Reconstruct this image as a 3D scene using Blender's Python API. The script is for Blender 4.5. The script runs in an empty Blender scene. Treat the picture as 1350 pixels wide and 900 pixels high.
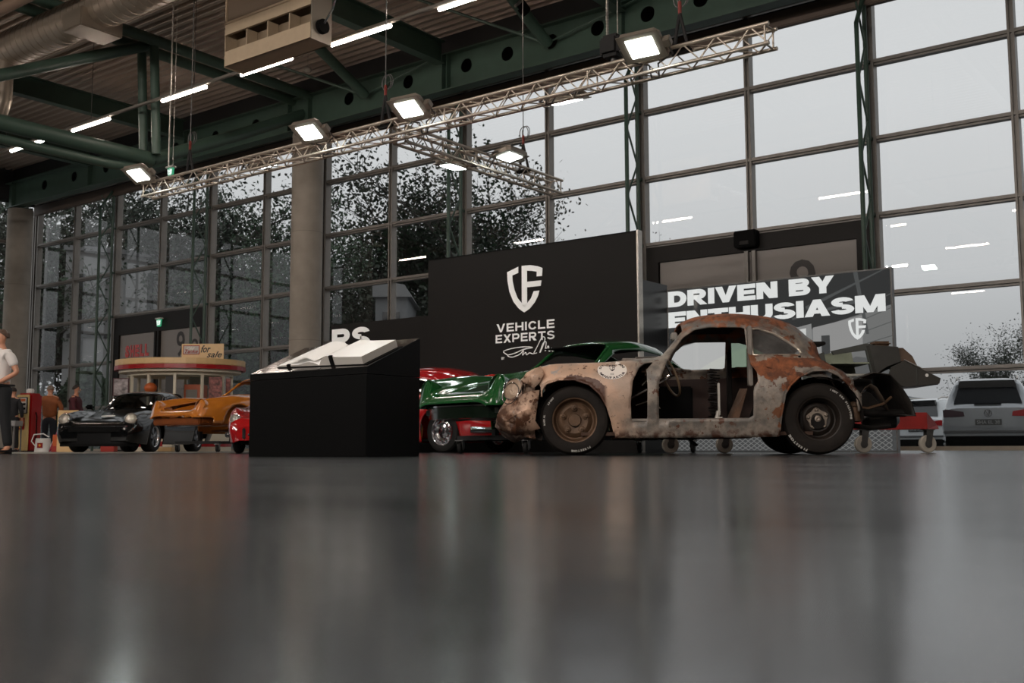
import bpy, bmesh, math, random
from math import sin, cos, pi, radians, sqrt, atan2
from mathutils import Vector, Matrix
from mathutils.geometry import delaunay_2d_cdt
R = random.Random(7)
SC = bpy.context.scene
COL = SC.collection

# ------------------------------------------------------------------ camera
YAW, PIT, ROL = radians(37.11), radians(5.725), radians(-0.17)
CAM_H = 0.065
def _hall(v):
    return Vector((v[0]*cos(YAW)-v[1]*sin(YAW), v[0]*sin(YAW)+v[1]*cos(YAW), v[2]))
_f = Vector((0, cos(PIT), sin(PIT))); _u = Vector((0, -sin(PIT), cos(PIT))); _r = Vector((1, 0, 0))
RT = _hall(_r*cos(ROL)+_u*sin(ROL)); UP = _hall(_u*cos(ROL)-_r*sin(ROL)); FW = _hall(_f)
cd = bpy.data.cameras.new('camera'); cam = bpy.data.objects.new('camera', cd); COL.objects.link(cam)
M = Matrix((( RT.x, UP.x, -FW.x, 0), (RT.y, UP.y, -FW.y, 0), (RT.z, UP.z, -FW.z, CAM_H), (0, 0, 0, 1)))
cam.matrix_world = M
cd.sensor_width = 36; cd.lens = 1400/1350*36; cd.clip_start = 0.02; cd.clip_end = 2000
cd.dof.use_dof = True; cd.dof.focus_distance = 9.6; cd.dof.aperture_fstop = 4.5
SC.camera = cam
SC.view_settings.view_transform = 'Standard'; SC.view_settings.look = 'None'
SC.view_settings.exposure = EXPOSURE = 0.0; SC.view_settings.gamma = 1; SC.view_settings.use_curve_mapping = False

# ------------------------------------------------------------------ overcast sky
w = bpy.data.worlds.new('world'); SC.world = w; w.use_nodes = True
nt = w.node_tree; nt.nodes.clear()
o = nt.nodes.new('ShaderNodeOutputWorld'); b = nt.nodes.new('ShaderNodeBackground'); b.inputs[1].default_value = 1.0
tc = nt.nodes.new('ShaderNodeTexCoord'); sp = nt.nodes.new('ShaderNodeSeparateXYZ'); cr = nt.nodes.new('ShaderNodeValToRGB')
nt.links.new(tc.outputs['Generated'], sp.inputs[0]); nt.links.new(sp.outputs[2], cr.inputs[0])
e = cr.color_ramp.elements
e[0].position = 0.0; e[0].color = (0.46, 0.467, 0.475, 1)
e[1].position = 1.0; e[1].color = (.93, .94, .955, 1)
for p_, c_ in ((0.05, (0.46, 0.467, 0.478, 1)), (0.15, (0.68, 0.688, 0.70, 1)), (0.30, (0.83, 0.838, 0.85, 1))):
    k = e.new(p_); k.color = c_
nt.links.new(cr.outputs[0], b.inputs[0]); nt.links.new(b.outputs[0], o.inputs[0])

# ------------------------------------------------------------------ materials
def lin(c):
    return tuple(((v/255)/12.92 if v/255 <= .04045 else ((v/255+.055)/1.055)**2.4) for v in c)+(1,)
def node(nt, t, **kw):
    n = nt.nodes.new(t)
    for k, v in kw.items(): setattr(n, k, v)
    return n
MATS = {}
def pbr(name, col, rough=.5, metal=0., var=0., scale=8., bump=0., bscale=None, coat=0., spec=.5, emis=None, estr=0.):
    if name in MATS: return MATS[name]
    m = bpy.data.materials.new(name); m.use_nodes = True; nt = m.node_tree
    p = nt.nodes['Principled BSDF']; c = lin(col)
    p.inputs['Base Color'].default_value = c; p.inputs['Roughness'].default_value = rough; p.inputs['Metallic'].default_value = metal
    p.inputs['Coat Weight'].default_value = coat; p.inputs['Coat Roughness'].default_value = .04
    p.inputs['Specular IOR Level'].default_value = spec
    pass
    if emis: p.inputs['Emission Color'].default_value = lin(emis); p.inputs['Emission Strength'].default_value = estr
    if var or bump:
        tc = node(nt, 'ShaderNodeTexCoord'); n = node(nt, 'ShaderNodeTexNoise'); n.inputs['Scale'].default_value = scale; n.inputs['Detail'].default_value = 6
        nt.links.new(tc.outputs['Object'], n.inputs['Vector'])
        if var:
            r = node(nt, 'ShaderNodeMapRange'); r.inputs[3].default_value = 1-var; r.inputs[4].default_value = 1+var
            r.inputs[1].default_value = .3; r.inputs[2].default_value = .7
            mx = node(nt, 'ShaderNodeVectorMath', operation='SCALE'); mx.inputs[0].default_value = c[:3]
            nt.links.new(n.outputs['Fac'], r.inputs[0]); nt.links.new(r.outputs[0], mx.inputs['Scale']); nt.links.new(mx.outputs[0], p.inputs['Base Color'])
        if bump:
            n2 = node(nt, 'ShaderNodeTexNoise'); n2.inputs['Scale'].default_value = bscale or scale*3; n2.inputs['Detail'].default_value = 5
            nt.links.new(tc.outputs['Object'], n2.inputs['Vector'])
            bp = node(nt, 'ShaderNodeBump'); bp.inputs['Strength'].default_value = bump; bp.inputs['Distance'].default_value = .01
            nt.links.new(n2.outputs['Fac'], bp.inputs['Height']); nt.links.new(bp.outputs[0], p.inputs['Normal'])
    MATS[name] = m; return m
def emit(name, col, s):
    if name in MATS: return MATS[name]
    m = bpy.data.materials.new(name); m.use_nodes = True; nt = m.node_tree; nt.nodes.clear()
    o = node(nt, 'ShaderNodeOutputMaterial'); e = node(nt, 'ShaderNodeEmission'); e.inputs[0].default_value = lin(col); e.inputs[1].default_value = s
    nt.links.new(e.outputs[0], o.inputs[0]); MATS[name] = m; return m
def glass(name, tint=(235, 240, 238), ior=1.5, rough=0.0, mult=1.0):
    if name in MATS: return MATS[name]
    m = bpy.data.materials.new(name); m.use_nodes = True; nt = m.node_tree; nt.nodes.clear()
    o = node(nt, 'ShaderNodeOutputMaterial'); t = node(nt, 'ShaderNodeBsdfTransparent'); t.inputs[0].default_value = lin(tint)
    g = node(nt, 'ShaderNodeBsdfGlossy'); g.inputs['Roughness'].default_value = rough; g.inputs[0].default_value = (1, 1, 1, 1)
    # Schlick reflectance from the true angle, the same on both faces of the thin pane
    ge = node(nt, 'ShaderNodeNewGeometry'); dt = node(nt, 'ShaderNodeVectorMath', operation='DOT_PRODUCT')
    nt.links.new(ge.outputs['Incoming'], dt.inputs[0]); nt.links.new(ge.outputs['Normal'], dt.inputs[1])
    ab = node(nt, 'ShaderNodeMath', operation='ABSOLUTE'); nt.links.new(dt.outputs['Value'], ab.inputs[0])
    om = node(nt, 'ShaderNodeMath', operation='SUBTRACT'); om.inputs[0].default_value = 1; nt.links.new(ab.outputs[0], om.inputs[1])
    pw = node(nt, 'ShaderNodeMath', operation='POWER'); pw.inputs[1].default_value = 5; nt.links.new(om.outputs[0], pw.inputs[0])
    f0 = .04*mult; ma = node(nt, 'ShaderNodeMath', operation='MULTIPLY_ADD'); ma.inputs[1].default_value = 1-f0; ma.inputs[2].default_value = f0; ma.use_clamp = True
    nt.links.new(pw.outputs[0], ma.inputs[0]); mx = node(nt, 'ShaderNodeMixShader'); nt.links.new(ma.outputs[0], mx.inputs[0])
    nt.links.new(t.outputs[0], mx.inputs[1]); nt.links.new(g.outputs[0], mx.inputs[2]); nt.links.new(mx.outputs[0], o.inputs[0])
    MATS[name] = m; return m

BLACK = pbr('black_laminate', (10, 10, 11), .42, spec=.2, var=.1, scale=3)
BLACKM = pbr('matt_black', (8, 8, 8), .75, spec=.12)
ALU = pbr('brushed_aluminium', (168, 162, 154), .32, .85, var=.1, scale=20)
CHROME = pbr('chrome', (215, 215, 218), .09, 1.)
STEEL = pbr('grey_steel', (108, 106, 104), .4, .7, var=.15)
GREEN = pbr('green_steel_paint', (60, 80, 69), .45, var=.1, scale=3)
MULL = pbr('mullion_profile', (118, 113, 107), .42, .25, var=.06)
RUBBER = pbr('tyre_rubber', (20, 19, 18), .75, spec=.25, var=.25, scale=10, bump=.2)
WHITE = pbr('white_paint', (225, 222, 216), .5)
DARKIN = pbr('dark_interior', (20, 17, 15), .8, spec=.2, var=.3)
PANE = glass('window_glass', (244, 245, 245))

# ------------------------------------------------------------------ mesh helpers
class MB:
    def __init__(s): s.v = []; s.f = []
    def add(s, vs, fs):
        n = len(s.v); s.v += [tuple(p) for p in vs]; s.f += [tuple(i+n for i in f) for f in fs]; return s
    def box(s, x0, x1, y0, y1, z0, z1, m=None):
        vs = [Vector((x, y, z)) for z in (z0, z1) for y in (y0, y1) for x in (x0, x1)]
        if m is not None: vs = [m @ p for p in vs]
        return s.add(vs, [(0, 2, 3, 1), (4, 5, 7, 6), (0, 1, 5, 4), (2, 6, 7, 3), (0, 4, 6, 2), (1, 3, 7, 5)])
    def bev(s, x0, x1, y0, y1, z0, z1, r=.01, m=None):
        # box with chamfered edges
        bm = bmesh.new(); bmesh.ops.create_cube(bm, size=1)
        for v in bm.verts: v.co = Vector(((x0+x1)/2+v.co.x*(x1-x0), (y0+y1)/2+v.co.y*(y1-y0), (z0+z1)/2+v.co.z*(z1-z0)))
        bmesh.ops.bevel(bm, geom=bm.edges[:], offset=min(r, .45*min(x1-x0, y1-y0, z1-z0)), segments=2, affect='EDGES')
        bm.verts.index_update(); vs = [v.co.copy() for v in bm.verts]; fs = [tuple(v.index for v in f.verts) for f in bm.faces]; bm.free()
        if m is not None: vs = [m @ p for p in vs]
        return s.add(vs, fs)
    def tube(s, pts, r, n=10, cap=True, closed=False):
        pts = [Vector(p) for p in pts]; k = len(pts); rr = r if isinstance(r, (list, tuple)) else [r]*k
        vs = []; up = None
        for i, p in enumerate(pts):
            if closed: d = pts[(i+1) % k]-pts[i-1]
            else: d = pts[min(i+1, k-1)]-pts[max(i-1, 0)]
            d.normalize()
            if up is None: up = Vector((0, 0, 1)) if abs(d.z) < .9 else Vector((1, 0, 0))
            a = up-d*up.dot(d)
            if a.length < 1e-5: a = d.orthogonal()
            a.normalize(); up = a; b_ = d.cross(a)
            vs += [p+(a*cos(2*pi*j/n)+b_*sin(2*pi*j/n))*rr[i] for j in range(n)]
        fs = []
        for i in range(k if closed else k-1):
            q = (i+1) % k
            fs += [(i*n+j, i*n+(j+1) % n, q*n+(j+1) % n, q*n+j) for j in range(n)]
        if cap and not closed: fs += [tuple(range(n-1, -1, -1)), tuple((k-1)*n+j for j in range(n))]
        return s.add(vs, fs)
    def lathe(s, prof, n=32, m=None, cap=False):
        # prof: (radius, height) along local z
        m = m or Matrix.Identity(4); k = len(prof)
        vs = [m @ Vector((r*cos(2*pi*j/n), r*sin(2*pi*j/n), h)) for r, h in prof for j in range(n)]
        fs = [(i*n+j, i*n+(j+1) % n, (i+1)*n+(j+1) % n, (i+1)*n+j) for i in range(k-1) for j in range(n)]
        if cap: fs += [tuple(range(n-1, -1, -1)), tuple((k-1)*n+j for j in range(n))]
        return s.add(vs, fs)
    def prism(s, poly, fn, h0, h1):
        # poly: 2-D points; fn(a, b, h) -> 3-D
        n = len(poly); vs = [fn(a, b_, h0) for a, b_ in poly]+[fn(a, b_, h1) for a, b_ in poly]
        return s.add(vs, [tuple(range(n-1, -1, -1)), tuple(range(n, 2*n))]+[(i, (i+1) % n, n+(i+1) % n, n+i) for i in range(n)])
    def grid(s, rows, closed=False):
        n = len(rows[0]); vs = [p for r in rows for p in r]; fs = []
        for i in range(len(rows)-1):
            for j in range(n if closed else n-1):
                q = (j+1) % n; fs.append((i*n+j, i*n+q, (i+1)*n+q, (i+1)*n+j))
        return s.add(vs, fs)
    def ball(s, c, r, nu=12, nv=8, sc=(1, 1, 1)):
        c = Vector(c); rows = []
        for i in range(nv+1):
            t = pi*i/nv; rr = max(sin(t), 1e-3)
            rows.append([c+Vector((r*sc[0]*rr*cos(2*pi*j/nu), r*sc[1]*rr*sin(2*pi*j/nu), r*sc[2]*cos(t))) for j in range(nu)])
        return s.grid(rows, closed=True)
    def xf(s, m): s.v = [tuple(m @ Vector(p)) for p in s.v]; return s
    def mesh(s, name, mat, smooth=False):
        me = bpy.data.meshes.new(name); me.from_pydata(s.v, [], s.f); me.update()
        bm = bmesh.new(); bm.from_mesh(me); bmesh.ops.recalc_face_normals(bm, faces=bm.faces[:]); bm.to_mesh(me); bm.free()
        if mat: me.materials.append(mat)
        if smooth: shade(me, smooth)
        return me
    def build(s, name, mat, parent=None, smooth=False, world=False):
        if world and parent is not None:
            inv = loc_matrix(parent).inverted(); s.xf(inv)
        return link(name, s.mesh(name, mat, smooth), parent)
def shade(me, ang=True):
    a = radians(38 if ang is True else ang)
    bm = bmesh.new(); bm.from_mesh(me)
    for f in bm.faces: f.smooth = True
    for e in bm.edges: e.smooth = (len(e.link_faces) == 2 and e.calc_face_angle(0) < a) or len(e.link_faces) != 2
    bm.to_mesh(me); bm.free()
def loc_matrix(o):
    m = Matrix.LocRotScale(o.location, o.rotation_euler, o.scale)
    return loc_matrix(o.parent) @ m if o.parent else m
def link(name, me, parent=None):
    o = bpy.data.objects.new(name, me); COL.objects.link(o)
    if parent: o.parent = parent
    return o
def thing(name, label, cat, loc=(0, 0, 0), rz=0., group=None):
    o = bpy.data.objects.new(name, None); COL.objects.link(o); o.location = loc; o.rotation_euler = (0, 0, rz)
    o.empty_display_size = .2; o['label'] = label; o['category'] = cat
    if group: o['group'] = group
    return o
def tag(o, label, cat=None, group=None, kind=None):
    o['label'] = label
    if cat: o['category'] = cat
    if group: o['group'] = group
    if kind: o['kind'] = kind
    return o
def lab(o, s): o['label'] = s; return o
def struct(name, loc=(0, 0, 0), rz=0.):
    o = bpy.data.objects.new(name, None); COL.objects.link(o); o.location = loc; o.rotation_euler = (0, 0, rz); o['kind'] = 'structure'; return o
def copy_tree(o, parent=None):
    c = o.copy(); COL.objects.link(c); c.parent = parent
    for ch in list(o.children): copy_tree(ch, c)
    return c
_dg = None
def text_mb(s, size, offset=0., sx=1., depth=.004, space=1., shear=0.):
    # flat lettering in the XZ plane, baseline at z = 0, starting at x = 0, facing -Y
    cu = bpy.data.curves.new('t', 'FONT'); cu.body = s; cu.size = size; cu.offset = offset; cu.space_character = space; cu.shear = shear
    cu.resolution_u = 3; cu.extrude = depth/2
    o = bpy.data.objects.new('t', cu); COL.objects.link(o)
    dg = bpy.context.evaluated_depsgraph_get(); dg.update(); me = bpy.data.meshes.new_from_object(o.evaluated_get(dg))
    mb = MB(); mb.add([(v.co.x*sx, -v.co.z, v.co.y) for v in me.vertices], [tuple(p.vertices) for p in me.polygons])
    bpy.data.objects.remove(o); bpy.data.curves.remove(cu); bpy.data.meshes.remove(me)
    return mb
def fit_text(s, x0, x1, z0, z1, y, offset=0., depth=.004, space=1., shear=0.):
    mb = text_mb(s, 1, offset, 1, depth, space, shear)
    xs = [v[0] for v in mb.v]; zs = [v[2] for v in mb.v]
    ax = (x1-x0)/(max(xs)-min(xs)); az = (z1-z0)/(max(zs)-min(zs))
    mb.v = [(x0+(v[0]-min(xs))*ax, y+v[1], z0+(v[2]-min(zs))*az) for v in mb.v]
    return mb
def T(x, y, z): return Matrix.Translation((x, y, z))
def Rz(a): return Matrix.Rotation(a, 4, 'Z')
def Rx(a): return Matrix.Rotation(a, 4, 'X')
def Ry(a): return Matrix.Rotation(a, 4, 'Y')
# ================================================================== STRUCTURE
def floor_mat():
    m = bpy.data.materials.new('polished_floor'); m.use_nodes = True; nt = m.node_tree; p = nt.nodes['Principled BSDF']
    tc = node(nt, 'ShaderNodeTexCoord')
    n1 = node(nt, 'ShaderNodeTexNoise'); n1.inputs['Scale'].default_value = .9; n1.inputs['Detail'].default_value = 8; n1.inputs['Roughness'].default_value = .65
    n2 = node(nt, 'ShaderNodeTexNoise'); n2.inputs['Scale'].default_value = 14; n2.inputs['Detail'].default_value = 6
    mp = node(nt, 'ShaderNodeMapping'); mp.inputs['Rotation'].default_value = (0, 0, .5); mp.inputs['Scale'].default_value = (.35, 2.2, 1)
    nt.links.new(tc.outputs['Object'], mp.inputs[0]); nt.links.new(mp.outputs[0], n1.inputs['Vector']); nt.links.new(tc.outputs['Object'], n2.inputs['Vector'])
    c = node(nt, 'ShaderNodeValToRGB'); c.color_ramp.elements[0].position = .3; c.color_ramp.elements[0].color = lin((34, 36, 38)); c.color_ramp.elements[1].position = .75; c.color_ramp.elements[1].color = lin((54, 56, 58))
    nt.links.new(n1.outputs['Fac'], c.inputs[0]); nt.links.new(c.outputs[0], p.inputs['Base Color'])
    r = node(nt, 'ShaderNodeMapRange'); r.inputs[3].default_value = .09; r.inputs[4].default_value = .26
    nt.links.new(n1.outputs['Fac'], r.inputs[0]); nt.links.new(r.outputs[0], p.inputs['Roughness'])
    b = node(nt, 'ShaderNodeBump'); b.inputs['Strength'].default_value = .2; b.inputs['Distance'].default_value = .004
    nt.links.new(n2.outputs['Fac'], b.inputs['Height']); nt.links.new(b.outputs[0], p.inputs['Normal'])
    p.inputs['Specular IOR Level'].default_value = .5
    return m
XL, XR, YB, YF = -36.75, 18.7, -25., 20.
fl = MB().box(XL, XR, YB, YF+.1, -.12, 0).build('floor', floor_mat()); fl['kind'] = 'structure'
HALLF = pbr('light_hall_floor', (140, 134, 126), .45, var=.08, scale=2)
t_ = MB().box(-36.7, -15.2, 8.6, 19.9, -.0, .006).build('floor_covering', HALLF); t_['kind'] = 'structure'
# outside ground
g = MB().box(-160, 160, 20.1, 260, -.3, -.06).build('ground', pbr('wet_asphalt', (92, 93, 95), .55, var=.15, scale=.4)); g['kind'] = 'structure'

# corrugated roof deck, ribs running along X
DECK = pbr('roof_sheet', (176, 160, 146), .5, .2, var=.06, scale=1)
mb = MB(); rows = []; y = YB; p = .26; a = []
while y < 19.8:
    a += [(y, 10.0), (y+.09, 10.0), (y+.13, 10.12), (y+.22, 10.12)]; y += p
mb.grid([[(XL, yy, zz) for yy, zz in a], [(XR, yy, zz) for yy, zz in a]])
mb.box(XL, XR, YB, 20.2, 10.14, 10.4)
c_ = mb.build('ceiling', DECK); c_['kind'] = 'structure'
# plain walls out of the photograph
WG = pbr('hall_wall_panel', (96, 97, 98), .6, var=.05, scale=.5)
for nm, bx in (('wall_back', (XL, XR, YB-.2, YB, 0, 10.2)), ('wall_right', (XR, XR+.2, YB, YF, 0, 10.2)), ('wall_left', (XL-.2, XL, YB, 4.0, 0, 10.2))):
    q = MB().box(*bx).build(nm, WG); q['kind'] = 'structure'
# wall strip above the glazing, behind the blind box
q = MB().box(XL-.2, XR, 20.06, 20.2, 8.85, 10.2).build('wall_front', pbr('dark_fascia', (40, 40, 40), .7)); q['kind'] = 'structure'
q = MB().box(XL-.2, XL-.06, 4.0, 20.2, 8.85, 10.2).build('wall_left_fascia', MATS['dark_fascia']); q['kind'] = 'structure'

ZR = [1.44, 2.92, 4.42, 5.89, 7.39]
SILL = pbr('sill_board', (168, 156, 140), .5, var=.05)
def mullion_mesh(z0, z1, wd, key, cache={}):
    k = (round(z0, 2), round(z1, 2), wd)
    if k not in cache:
        b = MB().box(-wd/2, -wd*.18, -.15, .05, z0, z1).box(wd*.18, wd/2, -.15, .05, z0, z1).box(-wd*.18, wd*.18, -.10, .05, z0, z1)
        cache[k] = b.mesh('mullion', MULL)
    return cache[k]
def transom_mesh(L, cache={}):
    if L not in cache:
        cache[L] = MB().box(0, L, -.14, .05, -.015, .05).box(0, L, -.09, .05, -.055, -.015).mesh('transom', MULL)
    return cache[L]
def pane_mesh(L, H, cache={}):
    k = (round(L, 2), round(H, 2))
    if k not in cache: cache[k] = MB().box(0, L, -.004, .004, 0, H).mesh('pane', PANE)
    return cache[k]
def put(name, me, parent, loc, rz=0):
    o = link(name, me, parent); o.location = loc; o.rotation_euler = (0, 0, rz); return o
def bay(name, org, rz, width, low=0):
    """one bay of curtain wall: main mullion at local x=0, middle mullion, two columns of panes; rows below `low` left out"""
    s = struct(name, org, rz)
    zb = ([0.0]+ZR)[low]
    put('mullion', mullion_mesh(0, 9.0, .17, 0), s, (0, 0, 0))
    put('mullion', mullion_mesh(zb, 9.0, .12, 0), s, (width/2, 0, 0))
    zs = [0.0]+ZR+[9.0]
    for i in range(low, 6):
        if i > 0 or low > 0:
            put('transom', transom_mesh(round(width-.16, 3)), s, (.08, 0, zs[i]))
        for h in (0, 1):
            L = width/2-.14; x = .08+h*(width/2-.02); z0 = zs[i]+.05
            put('pane', pane_mesh(L, zs[i+1]-.05-z0), s, (x, 0, z0))
    if low == 0:
        lab(put('sill', MB().box(.08, width-.08, -.16, .05, 0, .075).mesh('sill', SILL), s, (0, 0, 0)), 'beige sill board at floor level')
    return s
BW = 5.03; X0 = -6.43; wn = 1
doors = {}
for k in range(-5, 7):
    x = X0-BW*(k+1)+ (0)                 # left main mullion of the bay
    low = 3 if k in (0, 4) else 0
    if x < -37.5: continue
    bay('window_%d' % wn, (x, 20, 0), 0, BW, low); wn += 1
for j in range(3):
    bay('window_%d' % wn, (XL, 4.6+5.03*j, 0), pi/2, BW, 0); wn += 1
m_ = struct('trim_1', (XL, 20, 0)); put('mullion', mullion_mesh(0, 9, .2, 1), m_, (0, -.02, 0))

# big sliding doors
DFR = pbr('door_frame_dark', (30, 27, 25), .6, spec=.25); DLEAF = pbr('door_leaf_grey', (136, 129, 124), .5, var=.04, scale=.6)
def big_door(name, x, digits):
    s = struct(name, (x, 19.93, 0)); h = 4.36
    MB().box(.09, .38, -.08, .06, 0, h).build('frame', DFR, s)
    MB().box(BW-.36, BW-.09, -.08, .06, 0, h).build('frame', DFR, s)
    MB().box(.38, BW-.36, -.08, .06, 3.78 if x < -20 else 4.02, h).build('frame', DFR, s)
    top = 3.78 if x < -20 else 4.02
    for i in range(2):
        xa = .38+i*2.16; 
        for j in range(4):
            z0 = .04+j*(top-.04)/4; MB().bev(xa+.01, xa+2.11, -.02, .03, z0+.004, z0+(top-.04)/4-.004, .006).build('panel', DLEAF, s)
    MB().box(.30, BW-.30, .03, .045, .01, top+.02).build('light_stop_sheet', DFR, s)  # added dark sheet that stops light showing through the panel gaps
    MB().box(BW/2-.13, BW/2-.05, -.12, .0, 0, top).box(BW/2+.03, BW/2+.11, -.12, .0, 0, top).build('centre_post', MULL if x > -20 else DFR, s)
    for (txt, xa, xb, z0, z1) in digits:
        lab(fit_text(txt, xa, xb, z0, z1, -.026, offset=.012).build('number', pbr('number_grey', (58, 54, 52), .6), s), 'large dark grey number %s' % txt)
    return s
big_door('door_1', X0-BW, [('9', 3.30, 3.83, 2.9, 3.74)])
big_door('door_2', X0-BW*5, [('9', 3.44, 3.86, 2.9, 3.70), ('.', 4.03, 4.15, 2.9, 3.02), ('2', 4.22, 4.56, 2.9, 3.42)])
t = thing('door_operator', 'black drive box over the middle of the large grey sliding door numbered nine', 'door operator', (-8.98, 19.75, 4.08))
MB().bev(-.24, .24, -.12, .09, 0, .34, .02).build('housing', BLACKM, t); MB().bev(-.10, .10, -.15, -.12, .04, .12, .01).build('sensor', DFR, t)

# concrete columns
CONC = pbr('fair_faced_concrete', (142, 133, 122), .75, var=.12, scale=2.5, bump=.25, bscale=30)
def column(x, y, label):
    t = thing('concrete_column', label, 'column', (x, y, 0))
    pr_ = [(.42, 0), (.42, 8.50)]
    MB().lathe(pr_, 40, cap=True).build('shaft', CONC, t, smooth=True)
    for z in (2.9, 5.8):
        MB().lathe([(.4215, z), (.4215, z+.012)], 40).build('formwork_seam', pbr('seam', (118, 110, 100), .8), t)
    MB().box(-.3, .3, -.12, .3, 8.50, 8.56).build('bearing_plate', GREEN, t)
column(-21.3, 19.05, 'round concrete column in the middle of the glass wall, behind the black plinth')
column(-36.2, 19.0, 'round concrete column at the far left end of the glass wall, behind the man in white')

# green edge beam with round holes in its web
def edge_beam():
    t = thing('roof_edge_beam', 'deep green steel edge beam with round web holes running above the glass wall', 'beam', (0, 18.8, 8.55))
    # web with holes: CDT
    xs = []; x = -32.45
    hx = [-34.3, -32.45, -30.58, -28.7, -26.9, -25, -23.2, -19.5, -17.42, -15.55, -14.33, -13.1, -11.88, -10.64, -9.41, -7.6, -5.7, -3.9, -2.0, 0.1, 2.]
    x0, x1, z0, z1, r = XL+.1, XR-.1, .04, .88, .17
    vs = [(x0, z0), (x1, z0), (x1, z1), (x0, z1)]; ed = [(0, 1), (1, 2), (2, 3), (3, 0)]
    for h in hx:
        n = len(vs); vs += [(h+r*cos(a*pi/10), .53+r*sin(a*pi/10)) for a in range(20)]; ed += [(n+i, n+(i+1) % 20) for i in range(20)]
    out = delaunay_2d_cdt([Vector(v) for v in vs], ed, [], 0, 1e-5)
    V2, F2 = out[0], out[2]; keep = []
    for f in F2:
        c = sum((V2[i] for i in f), Vector((0, 0)))/len(f)
        if not any((c-Vector((h, .53))).length < r*.98 for h in hx): keep.append(tuple(f))
    mb = MB(); n = len(V2); mb.add([(v.x, -.008, v.y) for v in V2]+[(v.x, .008, v.y) for v in V2], keep+[tuple(n+i for i in f[::-1]) for f in keep])
    for h in hx: mb.lathe([(r, -.008), (r, .008)], 20, T(h, 0, .53) @ Rx(pi/2))
    mb.build('web', GREEN, t)
    MB().box(x0, x1, -.16, .16, 0, .035).build('flange', GREEN, t)
    MB().box(x0, x1, -.16, .16, .88, .915).build('flange', GREEN, t)
    MB().box(x0, x1, .10, .16, .915, 1.45).build('closure_strip', MATS['dark_fascia'], t)
    st = MB().box(-.008, .008, -.15, -.008, .035, .88).mesh('stiffener', GREEN)
    for xx in (-36.2, -31.4, -26.3, -21.7, -20.9, -16.2, -16.05, -11.2, -6.2, -1.2, 3.8): put('stiffener', st, t, (xx, 0, 0))
edge_beam()
# blind box and rails above the glazing
t = thing('roller_blind_box', 'long brown blind box with grey rails along the top of the glass wall', 'blind box', (0, 19.8, 8.45))
MB().bev(XL+.15, XR, -.10, .05, .02, .36, .02).build('housing', pbr('blind_brown', (96, 82, 72), .6, var=.05), t)
for i, (z, d) in enumerate(((.42, .02), (.50, .06), (.58, .10))):
    MB().bev(XL+.15, XR, -.12+d, -.02+d, z, z+.045, .01).build('rail', ALU if i == 0 else STEEL, t)

# lattice posts carrying the mullions
def lattice(x, label):
    t = thing('lattice_post', label, 'post', (x, 19.62, 0), group=None)
    MB().tube([(0, .12, 0), (0, .12, 8.7)], .045, 10).build('chord', GREEN, t, smooth=True)
    MB().tube([(0, -.34, 0), (0, -.34, 8.0), (0, .08, 8.62)], .045, 10).build('chord', GREEN, t, smooth=True)
    z = .25; k = 0; br = MB().tube([(0, .10, 0), (0, -.32, .74)], .022, 6).mesh('brace', GREEN, True); br2 = MB().tube([(0, -.32, 0), (0, .10, .74)], .022, 6).mesh('brace', GREEN, True)
    while z < 7.8:
        put('brace', br if k % 2 == 0 else br2, t, (0, 0, z)); z += .743; k += 1
    for z in ZR: put('bracket', MB().box(-.04, .04, .12, .28, z-.03, z+.03).mesh('bracket', GREEN), t, (0, 0, 0))
for i, lb in ((-1, 'green lattice post outside the frame to the right'), (0, 'green lattice post at the right jamb of the nearer big door, behind the screen'), (1, 'green lattice post just above the right end of the tall black display wall'),
              (2, 'green lattice post rising behind the middle of the tall black display wall'), (4, 'green lattice post at the right jamb of the far door numbered nine'),
              (5, 'green lattice post at the left jamb of the far door, nearest to the corner')):
    if i >= 0: lattice(X0-BW*i-.02, lb)
# ================================================================== ROOF STEEL AND SERVICES
t = thing('roof_truss', 'green tubular roof truss running from the middle concrete column towards the viewer', 'roof truss', (-21.3, 19.0, 8.6))
def wtube(name, pts, r, parent, mat=GREEN, n=16, lb=None):
    o = MB().tube(pts, r, n).build(name, mat, parent, smooth=True, world=True)
    if lb: lab(o, lb)
    return o
for dx in (-.33, .33):
    wtube('chord', [(-21.3+dx, 19.0, 9.45), (-21.3+dx, 14.05, 9.5), (-21.3+dx, -6, 9.6)], .13, t)
    wtube('post', [(-21.3+dx*.75, 14.2, 6.85), (-21.3+dx*.75, 14.05, 9.5)], .105, t)
wtube('chord', [(-21.3, 14.25, 6.78), (-21.3, -6, 6.78)], .17, t)
wtube('chord', [(-21.3, 13.9, 6.50), (-21.3, 13.2, 6.44), (-21.3, -6, 6.44)], .10, t)
wtube('diagonal', [(-21.3, 14.25, 6.78), (-21.3, 16.6, 7.9), (-21.3, 19.0, 9.1)], .15, t)
wtube('diagonal', [(-21.3, 14.0, 9.45), (-21.3, 10.6, 7.76), (-21.3, 8.4, 6.9)], .13, t)
wtube('diagonal', [(-21.3, 8.4, 6.9), (-21.3, 4.6, 9.5)], .12, t)
wtube('post', [(-21.3, 4.5, 6.85), (-21.3, 4.4, 9.5)], .1, t)
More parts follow.
